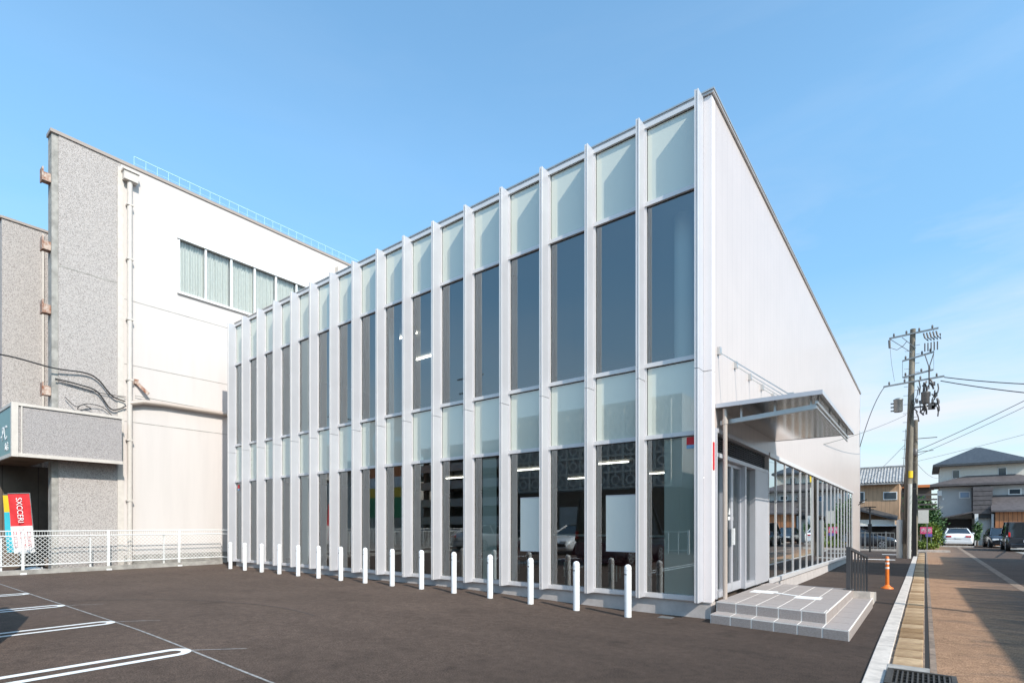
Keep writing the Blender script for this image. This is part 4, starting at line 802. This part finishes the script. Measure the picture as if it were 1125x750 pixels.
# fence at the right edge and white fence before the brown house
def post_fence(name, label, pts, h, m, step=.35):
    t = thing(name, label, 'fence', pts[0]); a = Vector(pts[0]); b = Vector(pts[1]); n = int((b-a).length/step)
    r = MB(); r.bar(a+Vector((0,0,h)), b+Vector((0,0,h)), .05); r.bar(a+Vector((0,0,.2)), b+Vector((0,0,.2)), .04)
    for k in range(n+1): p = a.lerp(b, k/n); r.bar(p, p+Vector((0,0,h)), .035)
    r.build('railing', M[m], t)
    for k in range(0, n+1, 5): p = a.lerp(b, k/n); MB().bar(p-Vector((0,0,.05)), p+Vector((0,0,h+.08)), .09).build('post', M[m], t)
post_fence('garden_fence', 'beige slatted fence running along the right edge of the road', (4.05, 37.0, GZ), 1.0, 'postbeige') if False else post_fence('garden_fence', 'beige slatted fence running along the right edge of the road', ((4.0, 36.0, GZ), (5.2, 45.5, GZ)), 1.0, 'postbeige')
post_fence('car_park_fence', 'pale open fence before the dark car at the brown house', ((-6.5, 41.8, GZ), (-1.55, 42.3, GZ)), 1.15, 'polemetal', .22)
wp = MB().box(-2.9, -1.1, 30.6, 31.0, GZ+.006, GZ+.010).box(-1.9, -.9, 36.2, 36.6, GZ+.006, GZ+.010); struct(wp.build('road_marking', M['paint']))
struct(MB().box(-5, 1.2, 41.2, 41.5, GZ, GZ+.12).box(-.1, 2.9, 52.2, 52.5, GZ, GZ+.1).build('kerb', M['kerb']))

# pink sign on two legs
t = thing('roadside_sign', 'pink and purple sign board on legs before the bushes', 'sign', (-.05, 47, GZ)); 
sx0 = .04
MB().box(-.30+sx0, .36+sx0, 47, 47.04, .82, 1.30).build('board', M['pink'], t); MB().box(-.0+sx0, .36+sx0, 46.97, 46.999, .62, .84).build('lower_band', M['purple'], t)
for x in (-.3, .35): MB().bar((x+sx0, 47.02, GZ), (x*.8+sx0, 47.02, .85), .04).build('leg', M['polemetal'], t)
text('売地', .30, M['whiteS'], 'lettering', t, Matrix.Translation((sx0+.03, 46.99, 1.06)) @ RX)
t = thing('blank_sign', 'blank pale panel on a post between the utility poles and the bushes', 'sign', (-.25, 44, GZ)); MB().box(-.35, .2, 44, 44.05, 1.55, 2.45).build('panel', M['wcream'], t); MB().bar((.12, 44.08, GZ), (.12, 44.08, 2.4), .06).build('post', M['polemetal'], t)

# ------------------------------------------------------------------ planting
def foliage(cs, n, size, seed):
    rd = random.Random(seed); mb = MB()
    for _ in range(n):
        c, r = cs[rd.randrange(len(cs))]; v = Vector((rd.gauss(0,1), rd.gauss(0,1), rd.gauss(0,1))).normalized()*(rd.random()**.4)*(1+.18*rd.gauss(0, 1))
        p = Vector(c)+Vector((v.x*r[0], v.y*r[1], v.z*r[2])); a = Vector((rd.gauss(0,1), rd.gauss(0,1), rd.gauss(0,1)+.6)).normalized(); b = a.orthogonal().normalized(); q = a.cross(b)
        s = size*rd.uniform(.6, 1.4); b = b*s; q = q*s*.55; mb.add([p-b, p-q*.8, p+b, p+q], [(0,1,2,3)])
    return mb
def plant(name, label, cat, loc, cs, n, size, seed, m='leaf', trunk=None, group=None):
    t = thing(name, label, cat, loc, group); foliage(cs, n, size, seed).build('crown', M[m], t, fix=False); tk = MB(); rd = random.Random(seed)
    h_ = trunk or .6; tk.cyl(loc, (loc[0], loc[1], loc[2]+h_), .07*h_**.5+.02, .04, n=8)
    for c, r in cs: tk.cyl((loc[0], loc[1], loc[2]+h_*.7), c, .03, .012, n=6)
    tk.build('trunk', M['trunk'], t); return t
def px2(px_, Y): return math.tan(math.atan((px_-562.5)/586)-R(37.74))*Y
x = px2(1018, 52)
plant('garden_tree', 'dark green leafy tree between the brown house and the white house', 'tree', (x-.3, 54, GZ), [((x-.6, 54, 3.0), (.9, .8, .9)), ((x, 54, 2.4), (.9, .8, 1.0)), ((x-.3, 54, 1.5), (1.1, .9, .9)), ((x+.3, 54, 1.5), (.8, .8, 1.1))], 5200, .10, 1, trunk=2.0)
plant('shrub', 'yellow-green shrub right behind the pink sign', 'shrub', (px2(1020, 49), 49, GZ), [((px2(1020, 49)+.1, 49, .65), (.6, .5, .75)), ((px2(1023, 49), 49, 1.1), (.5, .4, .45))], 2600, .08, 2, 'leafy')
plant('shrub', 'dark rounded shrub left of the white parked car', 'shrub', (px2(1029, 50), 51, GZ), [((px2(1029, 51), 51, .55), (.5, .5, .65))], 1500, .07, 3)
plant('shrub', 'low bright shrub spilling onto the kerb below the pink sign', 'shrub', (px2(1014, 46), 46, GZ), [((px2(1012, 46), 46, .05), (.5, .3, .3)), ((px2(1020, 46), 46, .0), (.5, .3, .22))], 1600, .06, 4, 'leafy')
plant('potted_shrub', 'slender green shrub beside the porch post of the white house', 'shrub', (px2(1073, 57), 56.6, GZ), [((px2(1074, 56.6), 56.6, 1.2), (.32, .3, .5)), ((px2(1073, 56.6), 56.6, .6), (.25, .2, .4))], 700, .08, 5)
for x, y, s, l in ((9, 66, 1.6, 'tree behind the white house on the right'), (-9, 70, 1.5, 'tree behind the brown house roof')):
    plant('garden_tree', 'dark green '+l, 'tree', (x, y, GZ), [((x, y, 3.2), (1.4*s, 1.3*s, 1.5)), ((x+.8, y, 2.4), (1.2, 1.2, 1.2))], 1800, .16, int(x)+20, trunk=2.4)

# ------------------------------------------------------------------ the street east of the camera (casts the shade on the road)
def block(name, x0, x1, y0, y1, h, wall, label):
    t = thing(name, label, 'building', ((x0+x1)/2, (y0+y1)/2, -.2)); MB().box(x0, x1, y0, y1, -.3, h).build('wall', M[wall], t); MB().box(x0-.1, x1+.1, y0-.1, y1+.1, h, h+.12).build('roof', M['tile_p'], t)
    f = MB()
    for k in range(int((y1-y0)/3)):
        y = y0+1.5+3*k; f = MB().box(x0-.04, x0, y-.6, y+.6, 1.0, 2.2).build('window', M['frame_w'], t); subpart(MB().box(x0-.05, x0-.041, y-.53, y+.53, 1.07, 2.13), 'pane', M['win'], f)
block('street_house', 7.0, 15, -4, 15.6, 5.15, 'wcream', 'cream flat-roofed building beside the camera that shades the road')
block('street_house', 7.0, 15, 18.3, 24.6, 8.3, 'wgrey', 'grey taller building beside the road that shades the asphalt')
block('street_house', 7.0, 15, 25.6, 33, 5.15, 'wbrown', 'tan flat-roofed building beside the road beyond the grey one')
t = thing('utility_pole', 'bare concrete pole on the right pavement casting a thin shadow across the road', 'utility pole', (6.6, 10.4, -.12)); MB().cyl((6.6, 10.4, -.2), (6.6, 10.4, 8.6), .10, .08, n=12).build('shaft', M['pole'], t); MB().bar((6.0, 10.4, 8.2), (7.2, 10.4, 8.2), .06).build('crossarm', M['polemetal'], t)

# ------------------------------------------------------------------ what stands across the lot, mirrored in the facade
T = thing('screen_block_building', 'brown building with a parapet of pierced screen blocks mirrored in the glass', 'building', (-17, -13, 0))
MB().box(-23.5, -11, -20, -12.2, -.1, 3.6).build('wall', M['wdark'], T); MB().box(-23.5, -11, -20, -12.6, 3.6, 9.0).build('upper_wall', M['wgrey'], T)
sb = MB(); c_ = 1.0
nx = int(12.5/c_)
for i in range(nx):
    for j in range(5):
        cx = -23.5+c_*(i+.5); cz = 3.7+c_*(j+.5); r = c_*.5
        for s in (-1, 1): sb.box(cx+s*r*.94-.035, cx+s*r*.94+.035, -12.35, -12.2, cz-r, cz+r); sb.box(cx-r*.88, cx+r*.88, -12.35, -12.2, cz+s*r*.94-.035, cz+s*r*.94+.035)
        sb.add([(cx+q*math.cos(2*math.pi*k/16), yy3, cz+q*math.sin(2*math.pi*k/16)) for yy3 in (-12.2,) for q in (r*.42, r*.60) for k in range(16)], [(k, (k+1) % 16, 16+(k+1) % 16, 16+k) for k in range(16)])
        for a in (0, 90, 180, 270): sb.bar((cx+r*.58*math.cos(R(a)), -12.25, cz+r*.58*math.sin(R(a))), (cx+r*.9*math.cos(R(a)), -12.25, cz+r*.9*math.sin(R(a))), .07)
sb.build('block_screen', M['blockw'], T)
MB().box(-19, -15, -12.19, -12.15, 0, 2.6).build('shutter', M['wgrey'], T); MB().box(-23, -20, -12.19, -12.15, .4, 2.4).build('window', M['win'], T)
D = thing('parking_deck', 'open brown multi-level parking deck mirrored in the glass', 'building', (-27, -14, 0))
MB().box(-33, -24.2, -24, -16, -.1, 8).build('core', M['dark'], D)
for z in (1.5, 2.9, 4.3, 5.7, 7.1): MB().box(-33, -24, -16, -12.8, z, z+.62).build('deck', M['wgrey'], D)
for x in (-32.8, -30, -27, -24.3): MB().box(x, x+.3, -13.3, -12.9, 0, 7.2).build('pillar', M['wdark'], D)
N = thing('pylon_sign', 'tall orange, yellow and green pylon sign mirrored in the left bays', 'sign', (-30, -9, 0))
MB().box(-34.9, -30.2, -9.3, -9, 5.1, 9.6).build('orange_panel', M['orangeS'], N); MB().box(-34.9, -30.2, -9.3, -9, 4.3, 5.1).build('white_panel', M['whiteS'], N)
MB().box(-34.9, -30.2, -9.3, -9, 3.55, 4.3).build('yellow_panel', M['yellowS'], N); MB().box(-34.9, -30.2, -9.3, -9, 2.0, 3.55).build('green_panel', M['greenS'], N)
MB().box(-34.4, -34.1, -9.3, -9, 0, 2).box(-31, -30.7, -9.3, -9, 0, 2).build('leg', M['polemetal'], N)
rg_ = MB(); q_ = 24
for cx, cz, ro in ((-33.4, 7.9, 1.0), (-31.4, 7.0, .9)):
    rg_.add([(cx+r_*math.cos(2*math.pi*k/q_), -8.98, cz+1.2*r_*math.sin(2*math.pi*k/q_)) for r_ in (ro, ro-.25) for k in range(18)], [(k, k+1, 19+k, 18+k) for k in range(17)])
rg_.build('mark', M['whiteS'], N, fix=False)
post_fence('lot_fence', 'white pipe fence across the lot behind the camera', ((-34, -8, 0), (-9, -8, 0)), 1.1, 'fence_w', .5)
simple_house(-50, -38, -20, -10, 6, 'wcream', 'tile_k', 'cream house with a dark hipped roof across the lot')
simple_house(-9, -1, -22, -12, 5.6, 'wgrey', 'tile_k', 'grey house with a dark hipped roof behind the camera')
simple_house(-60, -52, -18, -8, 6, 'wgrey', 'tile_g', 'grey house with a pale tiled roof beyond the lot')
t = thing('utility_pole', 'utility pole with two crossarms standing across the lot', 'utility pole', (-24.5, -9.5, 0)); MB().cyl((-24.5, -9.5, 0), (-24.5, -9.5, 12), .16, .1, n=12).build('shaft', M['pole'], t)
MB().bar((-25.7, -9.5, 11.5), (-23.3, -9.5, 11.5), .08).bar((-25.5, -9.5, 10.5), (-23.5, -9.5, 10.5), .08).build('crossarm', M['polemetal'], t); MB().lathe([(.25, 0), (.25, .8), (.1, .9)], (-24.9, -9.5, 9)).build('transformer', M['polemetal'], t)
car('parked_car', 'white sedan parked across the lot behind the camera', (-14.0, -6.0, 0), R(0), 'carwhite')
car('parked_car', 'silver sedan parked across the lot behind the camera', (-20.0, -6.0, 0), R(180), 'carsilver')
